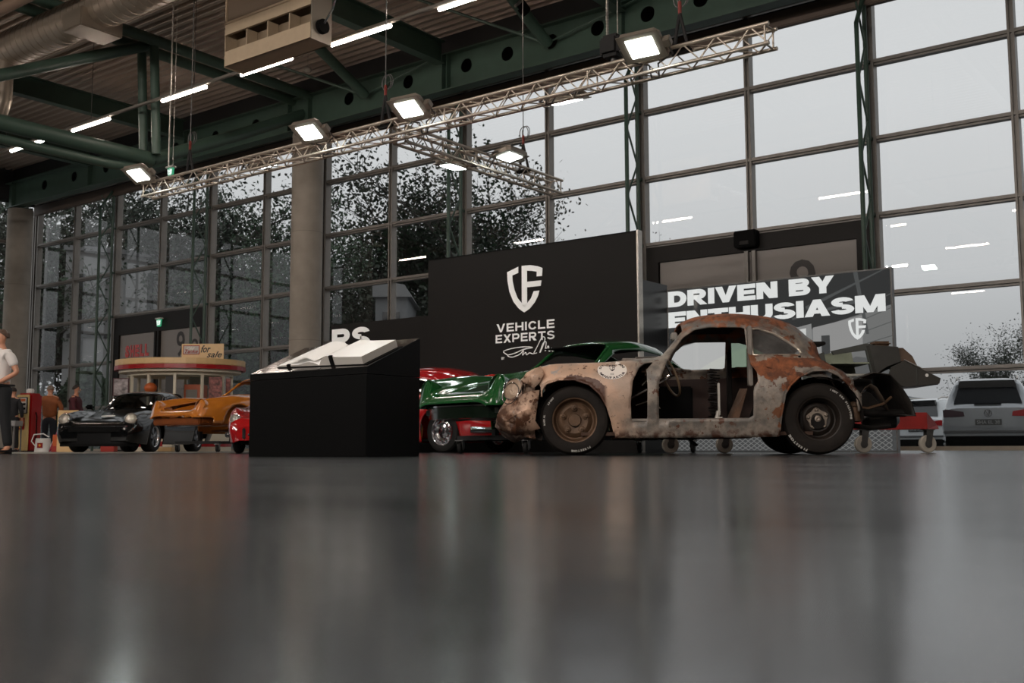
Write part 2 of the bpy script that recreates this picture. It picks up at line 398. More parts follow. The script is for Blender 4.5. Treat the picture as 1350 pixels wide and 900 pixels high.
# purlins (I sections along Y)
def purlin(x, label, y0=-12, y1=18.62, z=9.20):
    t = thing('purlin', label, 'beam', (x, y1, z), group=None)
    MB().box(-.012, .012, y0-y1, 0, .03, .52).build('web', GREEN, t)
    MB().box(-.13, .13, y0-y1, 0, 0, .03).build('flange', GREEN, t)
    MB().box(-.13, .13, y0-y1, 0, .52, .55).build('flange', GREEN, t)
    return t
purlin(-16.2, 'green roof purlin meeting the edge beam right of the heater box')
purlin(-26.3, 'green roof purlin seen behind the pair of upright truss tubes')
purlin(-31.3, 'green roof purlin at the far left end of the roof')
purlin(-11.2, 'green roof purlin near the middle of the picture top edge')
purlin(-6.2, 'green roof purlin beyond the top right of the picture')
purlin(-1.2, 'green roof purlin outside the picture to the right')
# knee braces on the edge beam
def knee(x, label, collar=False):
    t = thing('knee_brace', label, 'brace', (x, 18.55, 8.95))
    wtube('tube', [(x, 18.6, 8.95), (x-.05, 16.9, 9.80)], .13, t)
    wtube('rod', [(x, 18.55, 8.95), (x-2.3, 16.6, 9.95)], .035, t, n=8)
    wtube('rod', [(x, 18.6, 8.98), (x+2.3, 18.6, 9.38)], .02, t, n=8)
    if collar:
        MB().tube([(x-.012, 17.75, 9.395), (x-.02, 17.5, 9.527)], .15, 16).build('clamp', BLACKM, t, smooth=True, world=True)
        MB().tube([(x-.02, 17.5, 9.527), (x-.025, 17.44, 9.56)], .155, 16).build('clamp_band', ALU, t, smooth=True, world=True)
knee(-18.7, 'green tubular knee brace with thin tie rods under the roof, right of the heater box')
knee(-13.05, 'green tubular knee brace with black clamp on it, at the top centre of the picture', True)
# loose smoke detector ball
o = MB().ball((0, 0, 0), .1, 14, 10, (1, 1, .8)).tube([(0, 0, .07), (0, 0, .75)], .006, 6).build('smoke_detector', pbr('offwhite_plastic', (150, 143, 132), .5), None, True)
o.location = (-19.3, 17.2, 9.35); tag(o, 'small off-white ball-shaped detector hanging under the roof deck', 'detector')

# fluorescent strip row
LAMP = emit('tube_light', (255, 236, 222), 48.0)
WORDS = 'one two three four five six seven eight nine ten eleven twelve'.split()
def strip_row(y, z, spots, label, lampname='strip_light', x0=-36, x1=12, cond=True, grp='strip lights on the long cable tray'):
    if cond:
        t = thing('light_trunking', label, 'trunking', (0, y, z))
        MB().bev(x0, x1, -.035, .035, .05, .11, .008).build('rail', pbr('trunking_grey', (126, 120, 112), .5, .3), t)
        rod = MB().tube([(0, 0, .11), (0, 0, 10.0-z)], .008, 6).mesh('hanger_rod', STEEL)
        x = x0+1
        while x < x1: put('hanger_rod', rod, t, (x, 0, 0)); x += 4.0
    body = MB().bev(-.79, .79, -.045, .045, .02, .055, .01).mesh('body', WHITE)
    dif = MB().tube([(-.78, 0, 0), (.78, 0, 0)], .036, 10).mesh('diffuser', LAMP, True)
    for (xa, lb) in spots:
        L = thing(lampname, lb, 'lamp', (xa+.78, y, z), group=grp)
        put('body', body, L, (0, 0, 0)); put('diffuser', dif, L, (0, 0, 0))
vis = [(-27.40*.975, 'lit strip light at the far left, beside the lower tube of the truss'), (-24.4*.975, 'second lit strip light from the left, between the truss tubes'),
       (-20.66*.975, 'lit strip light crossing the hanging cables of the exit sign'), (-17.85*.975, 'lit strip light just under the heater box, on its left'),
       (-15.08*.975, 'lit strip light at the right end of the heater box'), (-12.27*.975, 'lit strip light cut by the top edge of the picture')]
strip_row(13.7, 7.80, vis, 'thin grey light trunking carrying the strip lights under the roof', grp='strip lights on the long grey trunking in view')
for j, (yy, xs) in enumerate(((8.2, range(-30, 12, 6)), (2.6, range(-33, 14, 5)), (-3.0, range(-30, 14, 6)), (-9, range(-30, 14, 6)), (-16, range(-30, 14, 7)))):
    strip_row(yy, 7.8, [(x+.4*j, 'strip light behind the viewer, row %s, place %s from the left' % (WORDS[j], WORDS[q])) for q, x in enumerate(xs)], 'light trunking behind the viewer, row %s' % ('one', 'two', 'three', 'four', 'five')[j], grp='strip lights overhead behind the viewer')

# ventilation duct and heater boxes
DUCT = pbr('galvanised_duct', (142, 130, 116), .38, .6, var=.06, scale=2)
t = thing('ventilation_duct', 'large ribbed metal air duct running along the roof at the top left', 'duct', (-22, 11.75, 9.1))
prof = [(r, 0) for r in ()]
pts = []; rr = []; x = -36.0
while x < -10.0:
    pts += [(x+22, 0, 0), (x+22+.20, 0, 0), (x+22+.205, 0, 0), (x+22+.225, 0, 0)]; b_ = .40 if x > -23.4 else .34; rr += [b_, b_, b_+.012, b_+.012]; x += .23
MB().tube(pts, rr, 28).build('spiral_pipe', DUCT, t, smooth=20)
MB().tube([(-1.2, -.1, -.25), (-1.2, -.1, -1.2), (-1.25, -.15, -1.5), (-1.6, -.2, -1.75), (-2.1, -.2, -1.8)], .2, 18).build('branch_pipe', DUCT, t, smooth=True)
MB().bev(1.9, 2.6, -.5, .45, -.5, -.1, .02).build('damper_box', DUCT, t)
t2 = thing('roof_pipe', 'brown insulated pipe beside the big duct in the top left corner', 'pipe', (-22, 10.6, 9.2))
MB().tube([(-14, 0, 0), (10, 0, 0)], .13, 14).build('pipe', pbr('brown_pipe', (118, 96, 78), .6), t2, smooth=True)
for x in (-8, -3, 2): MB().lathe([(.14, -.03), (.15, 0), (.14, .03)], 16, T(x, 0, 0) @ Ry(pi/2)).build('collar', STEEL, t2)
HB = pbr('beige_enamel', (172, 152, 126), .5, var=.04)
def heater(loc, L, label):
    t = thing('ceiling_heater', label, 'heater', loc)
    D, H = .45, 1.35
    MB().box(0, L, D-.03, D, 0, H).box(0, L, 0, D, H-.03, H).build('casing', HB, t)
    MB().box(-.02, 0, -.02, D, -.02, H).build('end_panel', HB, t)
    lab(MB().box(L, L+.02, -.02, D, -.02, H).build('end_panel', pbr('grey_panel', (150, 142, 130), .4, .5), t), 'grey end panel with open port')
    MB().box(-.0, L, -.03, .02, .60, .80).build('front_board', HB, t)
    MB().box(-.0, L, -.03, .02, 0, .28).box(0, L, .0, D, 0, .02).build('lower_board', HB, t)
    MB().box(0, L, -.05, .02, .80, .84).build('ledge', HB, t)
    MB().box(0, L, .02, .05, .84, H).build('grille', pbr('grille_brown', (96, 80, 64), .6), t)
    MB().box(0, L, .25, .28, .02, .6).build('back_board', pbr('shade_board', (128, 110, 88), .6), t)
    fin = MB().box(-.012, .012, .0, .24, .02, .60).mesh('fin', HB)
    for i in range(1, 4): put('fin', fin, t, (L*i/4, 0, 0))
    MB().tube([(L+.02, .2, .25), (L+.10, .2, .25)], .13, 18).build('port', BLACKM, t)
    MB().tube([(L+.10, .2, .30), (L+.3, .2, .5), (L+.5, .15, .85), (L+.9, .1, .95)], .02, 8).build('flexible_hose', CHROME, t, smooth=True)
    for x in (.2, L-.2): MB().tube([(x, .2, H), (x, .2, 10-loc[2])], .01, 6).build('hanger', STEEL, t)
heater((-15.90, 12.15, 7.18), 2.35, 'beige ceiling heater box with open underside slots, hanging at the top of the picture')
heater((-29.4, 12.2, 7.45), 2.3, 'second beige ceiling heater box cut off by the left edge of the picture')

# ---------------------------------------------------------------- stage truss
TRU = pbr('truss_aluminium', (198, 186, 172), .36, .7, var=.12, scale=6)
def stage_truss(t, length, s, step, alongx=True):
    """square four-chord truss from local 0 to length along X (or Y)"""
    def q(a, b, c): return (a, b, c) if alongx else (b, a, c)
    ch = MB().tube([q(0, 0, 0), q(length, 0, 0)], .024, 10).mesh('chord', TRU, True)
    for (b, c) in ((0, 0), (s, 0), (0, s), (s, s)): put('chord', ch, t, q(0, b, c))
    faces = [((0, 0), (0, s)), ((s, 0), (s, s)), ((0, 0), (s, 0)), ((0, s), (s, s))]
    ms = []
    for (a, b) in faces:
        ms.append((MB().tube([q(0, *a), q(step, *b)], .009, 6).mesh('brace', TRU, True), MB().tube([q(0, *b), q(step, *a)], .009, 6).mesh('brace', TRU, True)))
    n = int(length/step)
    for fi in range(4):
        for i in range(n): put('brace', ms[fi][(i+fi) % 2], t, q(i*step, 0, 0))
    en = MB().tube([q(0, 0, 0), q(0, 0, s)], .012, 6).tube([q(0, s, 0), q(0, s, s)], .012, 6).tube([q(0, 0, 0), q(0, s, 0)], .012, 6).tube([q(0, 0, s), q(0, s, s)], .012, 6).mesh('end_frame', TRU)
    x = .05
    while x <= length: put('end_frame', en, t, q(x, 0, 0)); x += (length-.1)/5 - 1e-6
t = thing('lighting_truss', 'long square aluminium lighting truss hanging parallel to the glass wall', 'truss', (-16.72, 11.0, 4.61))
stage_truss(t, 12.05, .23, .215)
t = thing('lighting_truss', 'short square aluminium truss branching off the long truss towards the glass wall', 'truss', (-10.72, 11.27, 4.58))
stage_truss(t, 4.1, .23, .215, False)

HOUS = pbr('floodlight_body', (138, 128, 116), .4, .5)
FLOOD = emit('flood_panel', (235, 245, 240), 40.0)
def flood(x, y, z, rz, label, tilt=-.55):
    t = thing('floodlight', label, 'lamp', (x, y, z), rz, group='floodlights on the lighting truss')
    m = Rx(tilt)
    # domed back, rim, glass
    rows = []
    for (sx, sy, h) in ((.27, .20, 0), (.27, .20, .05), (.22, .16, .10), (.12, .09, .13)):
        rows.append([m @ Vector((sx*cx, sy*cy, h)) for cx, cy in ((-1, -.7), (-.8, -1), (.8, -1), (1, -.7), (1, .7), (.8, 1), (-.8, 1), (-1, .7))])
    b = MB().grid(rows, True); b.add(rows[-1], [tuple(range(8))]); b.build('housing', HOUS, t)
    MB().box(-.27, .27, -.20, .20, -.012, 0, m).build('rim', HOUS, t)
    MB().box(-.17, .17, -.13, .13, -.02, -.012, m).build('light_panel', FLOOD, t)
    MB().tube([m @ Vector((.30, .0, .02)), m @ Vector((.30, .22, .06)), m @ Vector((.06, .34, .08)), m @ Vector((.05, .46, -.02)), m @ Vector((-.05, .46, -.02)), m @ Vector((-.06, .34, .08)), m @ Vector((-.30, .22, .06)), m @ Vector((-.30, 0, .02))], .012, 6).build('bracket', STEEL, t)
    MB().bev(.27, .36, -.05, .07, -.02, .07, .01, m).build('gear_box', HOUS, t)
flood(-16.45, 10.75, 4.92, .1, 'lit floodlight at the far left end of the long truss')
flood(-12.0, 10.75, 4.87, .1, 'lit floodlight in front of the top of the concrete column')
flood(-9.94, 10.75, 4.83, .1, 'lit floodlight just left of where the two trusses meet')
flood(-6.15, 10.72, 4.82, .1, 'brightest floodlight, near the right end of the long truss')
flood(-14.08, 11.6, 4.86, pi, 'floodlight turned away behind the left part of the long truss', -.3)
flood(-7.83, 11.6, 4.73, pi, 'floodlight turned away behind the right part of the long truss', -.3)
flood(-10.1, 13.3, 4.73, pi/2, 'beige floodlight seen side-on, right of the short truss', -.15)
flood(-10.95, 12.9, 4.62, -pi/2, 'floodlight hanging on the left flank of the short truss', -.1)

STRAP = pbr('black_strap', (20, 18, 17), .8); RED = pbr('red_hook', (120, 40, 30), .5)
def rigging(x, y, z, top, label):
    t = thing('rigging_point', label, 'rigging', (x, y, z), group='rigging points holding the trusses')
    MB().tube([(0, 0, .55), (0, 0, top-z)], .008, 6).build('cable', STEEL, t)
    MB().tube([(.09*cos(a*pi/8), .02, .62+.12*sin(a*pi/8)) for a in range(16)], .008, 6, closed=True).build('coil', STEEL, t)
    MB().tube([(.02+.08*cos(a*pi/8), .05, .64+.11*sin(a*pi/8)) for a in range(16)], .008, 6, closed=True).build('coil', STEEL, t)
    lab(MB().bev(-.02, .02, -.02, .02, .40, .58, .01).build('hook', RED, t), 'red hook')
    for s in (-1, 1):
        MB().tube([(0, 0, .42), (s*.05, 0, .2), (s*.10, .02, -.05)], .022, 8).build('strap', STRAP, t, smooth=True)
    MB().bev(-.14, .14, -.05, .05, -.08, -.02, .02).build('clamp', STRAP, t)
rigging(-15.46, 11.1, 4.86, 10, 'rigging cable and black straps at the left part of the long truss')
rigging(-10.74, 11.1, 4.86, 10, 'rigging cable and black straps where the two trusses meet')
rigging(-5.84, 11.1, 4.86, 10, 'rigging cable and black straps near the right end of the long truss')
rigging(-10.6, 14.35, 4.84, 10, 'rigging cable with two rings at the free end of the short truss')
t = thing('chain_bag', 'black cube-shaped chain hoist bag hanging on a silver chain at the top right', 'hoist', (-7.15, 11.7, 5.2))
MB().bev(-.15, .15, -.15, .15, 0, .30, .05).build('bag', STRAP, t)
MB().bev(-.03, .03, -.03, .03, -.05, .02, .01).build('hook', STEEL, t)
for dx, r in ((-.09, .022), (.07, .010)):
    pts = []; rr = []; z = .28
    while z < 4.7: pts += [(dx, 0, z), (dx, 0, z+.02)]; rr += [r, r*.7]; z += .04
    MB().tube(pts, rr, 6).build('chain', ALU, t)

# exit signs
EXG = emit('exit_green', (60, 150, 110), 1.0); EXW = emit('exit_white', (225, 240, 230), 1.3)
def exit_sign(loc, w, label, hang):
    t = thing('exit_sign', label, 'sign', loc)
    MB().bev(-w*.62, w*.62, -.06, .06, w*.95, w*1.15, .01).build('housing', pbr('sign_housing', (190, 188, 180), .4), t)
    MB().prism([(-w*.5, w*.95), (-w*.35, 0), (w*.35, 0), (w*.5, w*.95)], lambda a, b, h: (a, h, b), -.02, .02).build('panel', EXG, t)
    mb = MB()
    f = lambda a, b, h: (a*w, h, b*w)
    mb.prism([(-.40, .80), (-.22, .80), (-.22, .15), (-.28, .15)], f, -.03, -.021)
    mb.prism([(.02, .85), (.10, .85), (.10, .75), (.22, .60), (.16, .54), (.08, .60), (.18, .35), (.12, .12), (.06, .15), (.08, .34), (-.04, .18), (-.12, .2), (.0, .42), (-.02, .58), (-.12, .5), (-.14, .56), (0, .72)], f, -.03, -.021)
    mb.prism([(.26, .8), (.38, .8), (.32, .2), (.26, .2)], f, -.03, -.021)
    mb.build('pictogram', EXW, t)
    if hang:
        for dx, r in ((-w*.45, .014), (w*.35, .005)): MB().tube([(dx, 0, w*1.15), (dx, 0, 10-loc[2])], r, 8).build('suspension_rod', ALU, t)
exit_sign((-17.3, 12.0, 5.28), .17, 'green running-man exit sign hanging on two rods at the upper left', True)
exit_sign((-28.88, 19.77, 3.90), .24, 'green running-man exit sign over the far door numbered nine', False)
# heavy extended block lettering built from simple outlines (unit height)
def _rect(a, b, c, d): return [(a, c), (b, c), (b, d), (a, d)]
def _band(cx, cy, rx, ry, ix, iy, a0, a1, n=12):
    A = [radians(a0+(a1-a0)*i/n) for i in range(n+1)]
    return [[(cx+rx*cos(a), cy+ry*sin(a)), (cx+rx*cos(b), cy+ry*sin(b)), (cx+ix*cos(b), cy+iy*sin(b)), (cx+ix*cos(a), cy+iy*sin(a))] for a, b in zip(A, A[1:])]
def _bowl(x0, xc, x1, y0, y1, tv, th):
    return [_rect(x0, xc, y1-th, y1), _rect(x0, xc, y0, y0+th)]+_band(xc, (y0+y1)/2, x1-xc, (y1-y0)/2, max(.01, x1-xc-tv), max(.01, (y1-y0)/2-th), -90, 90, 10)
def glyph(c, t, h):
    S = _rect(0, t, 0, 1)
    G = {
     'D': ([S]+_bowl(0, .48, 1.02, 0, 1, t, h), 1.02), 'R': ([S]+_bowl(0, .62, 1., .36, 1, t, h)+[[(.36, .40), (.70, .40), (1.06, 0), (.68, 0)]], 1.06),
     'B': ([S]+_bowl(0, .66, .97, .47, 1, t, h*.9)+_bowl(0, .68, 1.02, 0, .56, t, h*.9), 1.02), 'P': ([S]+_bowl(0, .62, 1., .33, 1, t, h), 1.),
     'I': ([S], t), 'E': ([S, _rect(0, .92, 0, h), _rect(0, .92, 1-h, 1), _rect(0, .86, .5-h*.45, .5+h*.45)], .92), 'L': ([S, _rect(0, .88, 0, h)], .88),
     'T': ([_rect(0, 1, 1-h, 1), _rect(.5-t/2, .5+t/2, 0, 1)], 1.), 'H': ([S, _rect(1.02-t, 1.02, 0, 1), _rect(0, 1, .5-h/2, .5+h/2)], 1.02),
     'N': ([S, _rect(1.04-t, 1.04, 0, 1), [(0, 1), (t*1.25, 1), (1.04, 0), (1.04-t*1.25, 0)]], 1.04),
     'M': ([S, _rect(1.26-t, 1.26, 0, 1), [(0, 1), (t*1.2, 1), (.63+t*.38, 0), (.63-t*.38, 0)], [(1.26, 1), (1.26-t*1.2, 1), (.63-t*.38, 0), (.63+t*.38, 0)]], 1.26),
     'V': ([[(0, 1), (t*1.12, 1), (.55+t*.42, 0), (.55-t*.5, 0)], [(1.1, 1), (1.1-t*1.12, 1), (.55-t*.42, 0), (.55+t*.5, 0)]], 1.1),
     'A': ([[(0, 0), (t*1.1, 0), (.56+t*.5, 1), (.56-t*.5, 1)], [(1.12, 0), (1.12-t*1.1, 0), (.56-t*.5, 1), (.56+t*.5, 1)], _rect(.25, .87, .17, .17+h*.8)], 1.12),
     'Y': ([[(0, 1), (t*1.15, 1), (.53+t*.5, .36), (.53-t*.5, .36)], [(1.06, 1), (1.06-t*1.15, 1), (.53-t*.5, .36), (.53+t*.5, .36)], _rect(.53-t/2, .53+t/2, 0, .42)], 1.06),
     'X': ([[(0, 1), (t*1.25, 1), (1.06, 0), (1.06-t*1.25, 0)], [(0, 0), (t*1.25, 0), (1.06, 1), (1.06-t*1.25, 1)]], 1.06),
     'U': ([_rect(0, t, .42, 1), _rect(1.02-t, 1.02, .42, 1)]+_band(.51, .42, .51, .42, .51-t, .42-h, 180, 360), 1.02),
     'C': (_band(.53, .5, .53, .5, .53-t, .5-h, 32, 328, 20), 1.), 
     'S': (_band(.5, .72, .48, .28, .48-t, .28-h*.92, 12, 275, 14)+_band(.5, .29, .50, .29, .50-t, .29-h*.92, 192, 455, 14), 1.),
     ' ': ([], .45), '.': ([_rect(0, t, 0, h)], t)}
    return G[c]
def block_text(s, x0, x1, z0, z1, y, t=.3, h=.24, gap=.06, d=.004):
    mb = MB(); x = 0
    for c in s:
        polys, w_ = glyph(c, t, h)
        for i, p in enumerate(polys): mb.prism([(x+a, b) for a, b in p], lambda a, b, q: (a, q, b), y-.0003*(i % 7), y+d)
        x += w_+gap
    L = x-gap; mb.v = [(x0+v[0]/L*(x1-x0), v[1], z0+v[2]*(z1-z0)) for v in mb.v]
    return mb
# shield emblem outlines (unit square, x right, y up)
def _n(pts): return [((x-182)/270*.72, ((487-(y+.13*(x-317)))/390)) for x, y in pts]
LOGO = [_n([(268, 110), (182, 155), (185, 230), (200, 320), (230, 400), (270, 455), (312, 487), (312, 430), (296, 413), (262, 370), (238, 300), (224, 230), (222, 182), (268, 160)]),
        _n([(295, 103), (360, 97), (420, 108), (452, 122), (448, 187), (408, 190), (410, 152), (375, 145), (335, 143), (335, 235), (445, 222), (438, 268), (335, 280), (335, 415), (312, 445), (295, 415)]),
        _n([(385, 312), (428, 306), (418, 350), (395, 400), (355, 455), (312, 487), (312, 440), (335, 412), (365, 370)])]
def logo_mb(x, z, w, h, y, d=.006):
    mb = MB()
    for p in LOGO: mb.prism([(x+a/.72*w, z+b*h) for a, b in p], lambda a, b, q: (a, q, b), y, y+d)
    return mb
# ================================================================== DISPLAY STAND
WALLB = pbr('printed_black_fabric', (25, 22, 20), .6, spec=.15, var=.08, scale=.7)
PRINT = pbr('white_print', (252, 252, 250), .6)
t = thing('display_wall', 'tall black display wall with a large white shield emblem over two words', 'display wall', (-12.01, 13.5, 0))
MB().box(0, 4.12, 0, .10, 0, 3.26).build('panel', WALLB, t)
MB().box(4.12, 4.15, -.01, .11, 0, 3.28).build('edge_profile', ALU, t); MB().box(0, 4.12, -.005, .105, 3.26, 3.275).build('edge_profile', BLACKM, t)
ox = 12.01
lab(logo_mb(-10.30+ox, 2.21, .70, .76, -.012).build('emblem', PRINT, t), 'white shield emblem made of stylised letters')
lab(block_text('VEHICLE', -10.52+ox, -9.38+ox, 1.925, 2.06, -.008, .22, .19, .20).build('lettering', PRINT, t), 'upper white word under the emblem')
lab(block_text('EXPERTS', -10.54+ox, -9.38+ox, 1.75, 1.885, -.008, .22, .19, .20).build('lettering', PRINT, t), 'lower white word under the emblem')
sg = [(-10.30, 1.60), (-10.38, 1.66), (-10.20, 1.70), (-9.95, 1.71), (-9.80, 1.69), (-9.98, 1.67), (-10.15, 1.62), (-10.30, 1.59), (-10.2, 1.56), (-10.05, 1.60), (-9.98, 1.66), (-10.0, 1.58), (-9.94, 1.62), (-9.92, 1.58), (-9.86, 1.61), (-9.80, 1.59), (-9.72, 1.60)]
sg2 = [(-9.78, 1.60), (-9.70, 1.72), (-9.62, 1.84), (-9.56, 1.82), (-9.60, 1.70), (-9.66, 1.60), (-9.60, 1.74), (-9.54, 1.76), (-9.56, 1.62), (-9.50, 1.70), (-9.48, 1.61), (-9.44, 1.66), (-9.42, 1.61), (-9.36, 1.64), (-9.32, 1.61), (-9.26, 1.63), (-9.2, 1.62)]
def curve3(P, k=6):
    q = catmull(P, k); return q
t_sig = MB()
def _late_signature():
    mb = MB()
    for P in (sg, sg2): mb.tube([(a+ox, -.006, b-.05) for a, b in catmull(P, 5)], .008, 5)
    return lab(mb.build('signature', PRINT, t_wall), 'white handwritten signature')
t_wall = t
lab(fit_text('BY', -10.42+ox, -10.36+ox, 1.48, 1.52, -.008, .02).build('lettering', PRINT, t), 'tiny white lettering under the signature')
t = thing('display_wall', 'lower black display wall with two big white letters behind the open book', 'display wall', (-14.52, 13.62, 0))
MB().box(0, 2.48, 0, .08, 0, 2.34).build('panel', WALLB, t)
lab(block_text('RS', .03, 1.02, 1.86, 2.26, -.008, .3, .25, .05).build('lettering', PRINT, t), 'two big white letters')
t = thing('side_panel', 'narrow black return panel between the tall display wall and the bright screen', 'display wall', (-7.97, 13.62, 0))
MB().box(0, .07, 0, .80, 0, 2.56).build('panel', pbr('satin_black', (24, 24, 26), .3, spec=.4), t); MB().box(-.005, .075, -.01, .0, 0, 2.57).build('edge_profile', BLACKM, t)
# LED screen
t = thing('led_screen', 'glossy video screen reading DRIVEN BY ENTHUSIASM over a workshop picture', 'screen', (-7.90, 14.44, 0))
MB().box(0, 3.42, .0, .10, 0, 2.49).build('casing', pbr('casing_grey', (92, 90, 88), .4, .4), t)
def scr(name, c, s=1.): return emit('screen_'+name, c, s)
def flat(name, pts, m, y): return MB().prism(pts, lambda a, b, h: (a, h, b), y-.0004, y).build(name, m, t)
W_, H_ = 3.40, 2.47
lab(flat('picture', [(.01, .01), (W_, .01), (W_, H_), (.01, H_)], scr('mid', (120, 121, 120)), -.001), 'grey workshop wall in the screen picture')
lab(flat('picture', [(.01, 1.62), (1.9, 1.80), (2.3, 1.72), (W_, 1.98), (W_, H_), (.01, H_)], scr('dark', (56, 57, 57)), -.002), 'dark roof in the screen picture')
lab(flat('picture', [(2.30, 1.20), (3.0, 1.45), (3.0, 1.86), (2.30, 1.74)], scr('light', (152, 152, 151)), -.0025), 'pale wall in the screen picture')
for i in range(5): flat('picture_line', [(3.06, 1.30+.17*i), (W_, 1.36+.19*i), (W_, 1.372+.19*i), (3.06, 1.312+.17*i)], scr('line', (92, 94, 93)), -.003)
lab(flat('picture', [(1.2, 1.0), (2.3, 1.15), (2.28, 1.80), (1.2, 1.60)], scr('light2', (140, 141, 140)), -.0025), 'pale wall in the screen picture')
lab(flat('picture', [(1.86, 1.42), (2.2, 1.46), (2.2, 1.74), (1.86, 1.70)], scr('win', (214, 216, 214)), -.003), 'bright window in the screen picture')
for a in (1.97, 2.08): flat('picture_line', [(a, 1.42), (a+.01, 1.42), (a+.01, 1.74), (a, 1.74)], scr('line2', (170, 172, 170)), -.0035)
lab(flat('picture', [(.01, .9), (1.3, .9), (1.3, 1.62), (.55, 1.66), (.01, 1.55)], scr('pale', (190, 191, 190)), -.003), 'pale background in the screen picture')
hood = [(.95+.62*cos(a*pi/12)*1., 1.27+.16*sin(a*pi/12)+.22*cos(a*pi/12)) for a in range(24)]
lab(flat('picture', [(.36, .95), (1.15, .95), (1.35, 1.3), (.4, 1.22)], scr('car2', (176, 178, 174)), -.0035), 'pale car body in the screen picture')
lab(flat('picture', hood, scr('hood', (198, 200, 194)), -.004), 'white open bonnet in the screen picture')
lab(flat('picture', [(1.28, .9), (1.75, .9), (1.75, 1.35), (1.6, 1.5), (1.28, 1.5)], scr('green', (112, 128, 112)), -.0045), 'blurred green shape in the screen picture')
lab(flat('picture', [(2.42, 1.22), (2.54, 1.22), (2.54, 1.62), (2.42, 1.62)], scr('post', (70, 71, 71)), -.004), 'dark post in the screen picture')
lab(flat('picture', [(2.2, 1.1), (2.75, 1.16), (2.68, 1.26), (2.25, 1.22)], scr('post2', (52, 52, 52)), -.0045), 'dark machine in the screen picture')
lab(flat('picture', [(2.4, .4), (W_, .4), (W_, 1.22), (2.9, 1.3), (2.4, 1.1)], scr('gr2', (96, 97, 97)), -.003), 'grey lower wall in the screen picture')
for pl in ([(2.2, 2.05), (3.3, 2.47), (3.34, 2.47), (2.22, 2.0)], [(2.9, 2.47), (3.05, 1.6), (3.09, 1.6), (2.96, 2.47)], [(3.0, 2.1), (2.0, 1.9), (2.0, 1.87), (3.0, 2.05)], [(.9, 2.0), (2.0, 1.94), (2.0, 1.90), (.9, 1.97)]):
    flat('picture_line', pl, scr('beamline', (84, 86, 86)), -.0035)
# expanded-metal pattern along the bottom of the picture
mb = MB(); 
flat('picture', [(.01, .01), (W_, .01), (W_, .36), (.01, .36)], scr('mesh0', (74, 75, 75)), -.004)
x = .02
while x < W_-.1:
    for k in range(5):
        z = .02+.065*k
        for a in (1, -1):
            z0, z1 = (z, z+.06) if a > 0 else (z+.06, z)
            mb.add([(x, -.0052, z0), (x, -.0052, z0+.012), (x+.09, -.0052, z1+.012), (x+.09, -.0052, z1)], [(0, 1, 2, 3)])
    x += .09
tag(mb.build('mesh_pattern', scr('mesh1', (122, 122, 121)), t), 'diamond mesh pattern at the foot of the screen picture', kind='stuff')
SCRW = emit('screen_letters', (238, 240, 238), 1.0)
lab(block_text('DRIVEN BY', .01, 2.63, 2.215, 2.455, -.012, .33, .27, .05).build('lettering', SCRW, t), 'bright words DRIVEN BY')
lab(block_text('ENTHUSIASM', .01, 3.33, 1.895, 2.135, -.012, .33, .27, .04).build('lettering', SCRW, t), 'bright word ENTHUSIASM')
lab(logo_mb(2.81, 1.53, .25, .30, -.014).build('emblem', SCRW, t), 'small bright shield emblem')
flat('screen_glass', [(.0, .0), (3.42, .0), (3.42, 2.49), (.0, 2.49)], glass('screen_gloss', (248, 248, 248), mult=1.), -.02)

# ---- black plinth with the open book
BODY = pbr('plinth_black', (7, 7, 7), .4, spec=.12)
PX, PY = -5.95, 5.97
t = thing('plinth', 'black desk-like plinth with a glossy sloping top carrying an open book', 'plinth', (PX-1.42, PY, 0))
W1, D1, Hf, Hs, Hb = 1.42, .62, .705, .65, .98
MB().bev(0, W1, 0, D1, 0, Hs, .003).build('base', BODY, t)
f_ = lambda a, b, h: (h, a, b)
MB().prism([(0, Hs+.004), (D1, Hs+.004), (D1, Hb), (0, Hf)], f_, 0, W1).build('sloping_top', BODY, t)
sl = atan2(Hb-Hf, D1); LS = sqrt(D1**2+(Hb-Hf)**2)
mt = T(0, 0, Hf) @ Rx(sl)
MB().box(.004, W1-.004, .004, LS-.004, .0005, .004, mt).build('gloss_sheet', pbr('gloss_black_acrylic', (30, 26, 24), .08, coat=.5), t)
BK = struct_loc = T(PX-W1, PY, 0) @ mt
# book on the slope; local frame: x right, y up the slope, z off the surface
bk = thing('open_book', 'large open book with white pages lying on the sloping black plinth', 'book', (PX-W1, PY, 0))
PAGE = pbr('book_page', (244, 242, 238), .35); PEDGE = pbr('page_edges', (176, 170, 162), .8, bump=.3, bscale=90)
bm_ = mt @ T(.80, .29, .004) @ Rz(radians(-4))
MB().box(-.56, .60, -.21, .21, 0, .006, bm_).build('cover', BLACKM, bk)
def leafblock(sgn, n=14, h=.055, L=.55):
    rows_t = []; rows_b = []
    for i in range(n+1):
        u = i/n; x = sgn*u*L; z = h*(1-.15*u)*min(1, (u*5)**.6)*(1 if sgn > 0 else .45)+.02*sin(pi*min(1, u*2.2))*(1 if sgn < 0 else .5)
        rows_t.append((x, z+.008)); rows_b.append((x, .006))
    top = MB().grid([[bm_ @ Vector((x, -.20, z)) for x, z in rows_t], [bm_ @ Vector((x, .20, z)) for x, z in rows_t]])
    sd = MB(); 
    for yy in (-.20, .20): sd.grid([[bm_ @ Vector((x, yy, z)) for x, z in rows_t], [bm_ @ Vector((x, yy, z)) for x, z in rows_b]])
    x, z = rows_t[-1]; sd.grid([[bm_ @ Vector((x, -.2, z)), bm_ @ Vector((x, .2, z))], [bm_ @ Vector((x, -.2, .006)), bm_ @ Vector((x, .2, .006))]])
    top.build('page', PAGE, bk, smooth=True); lab(sd.build('page_block', PEDGE, bk), 'grey edges of the stacked pages')
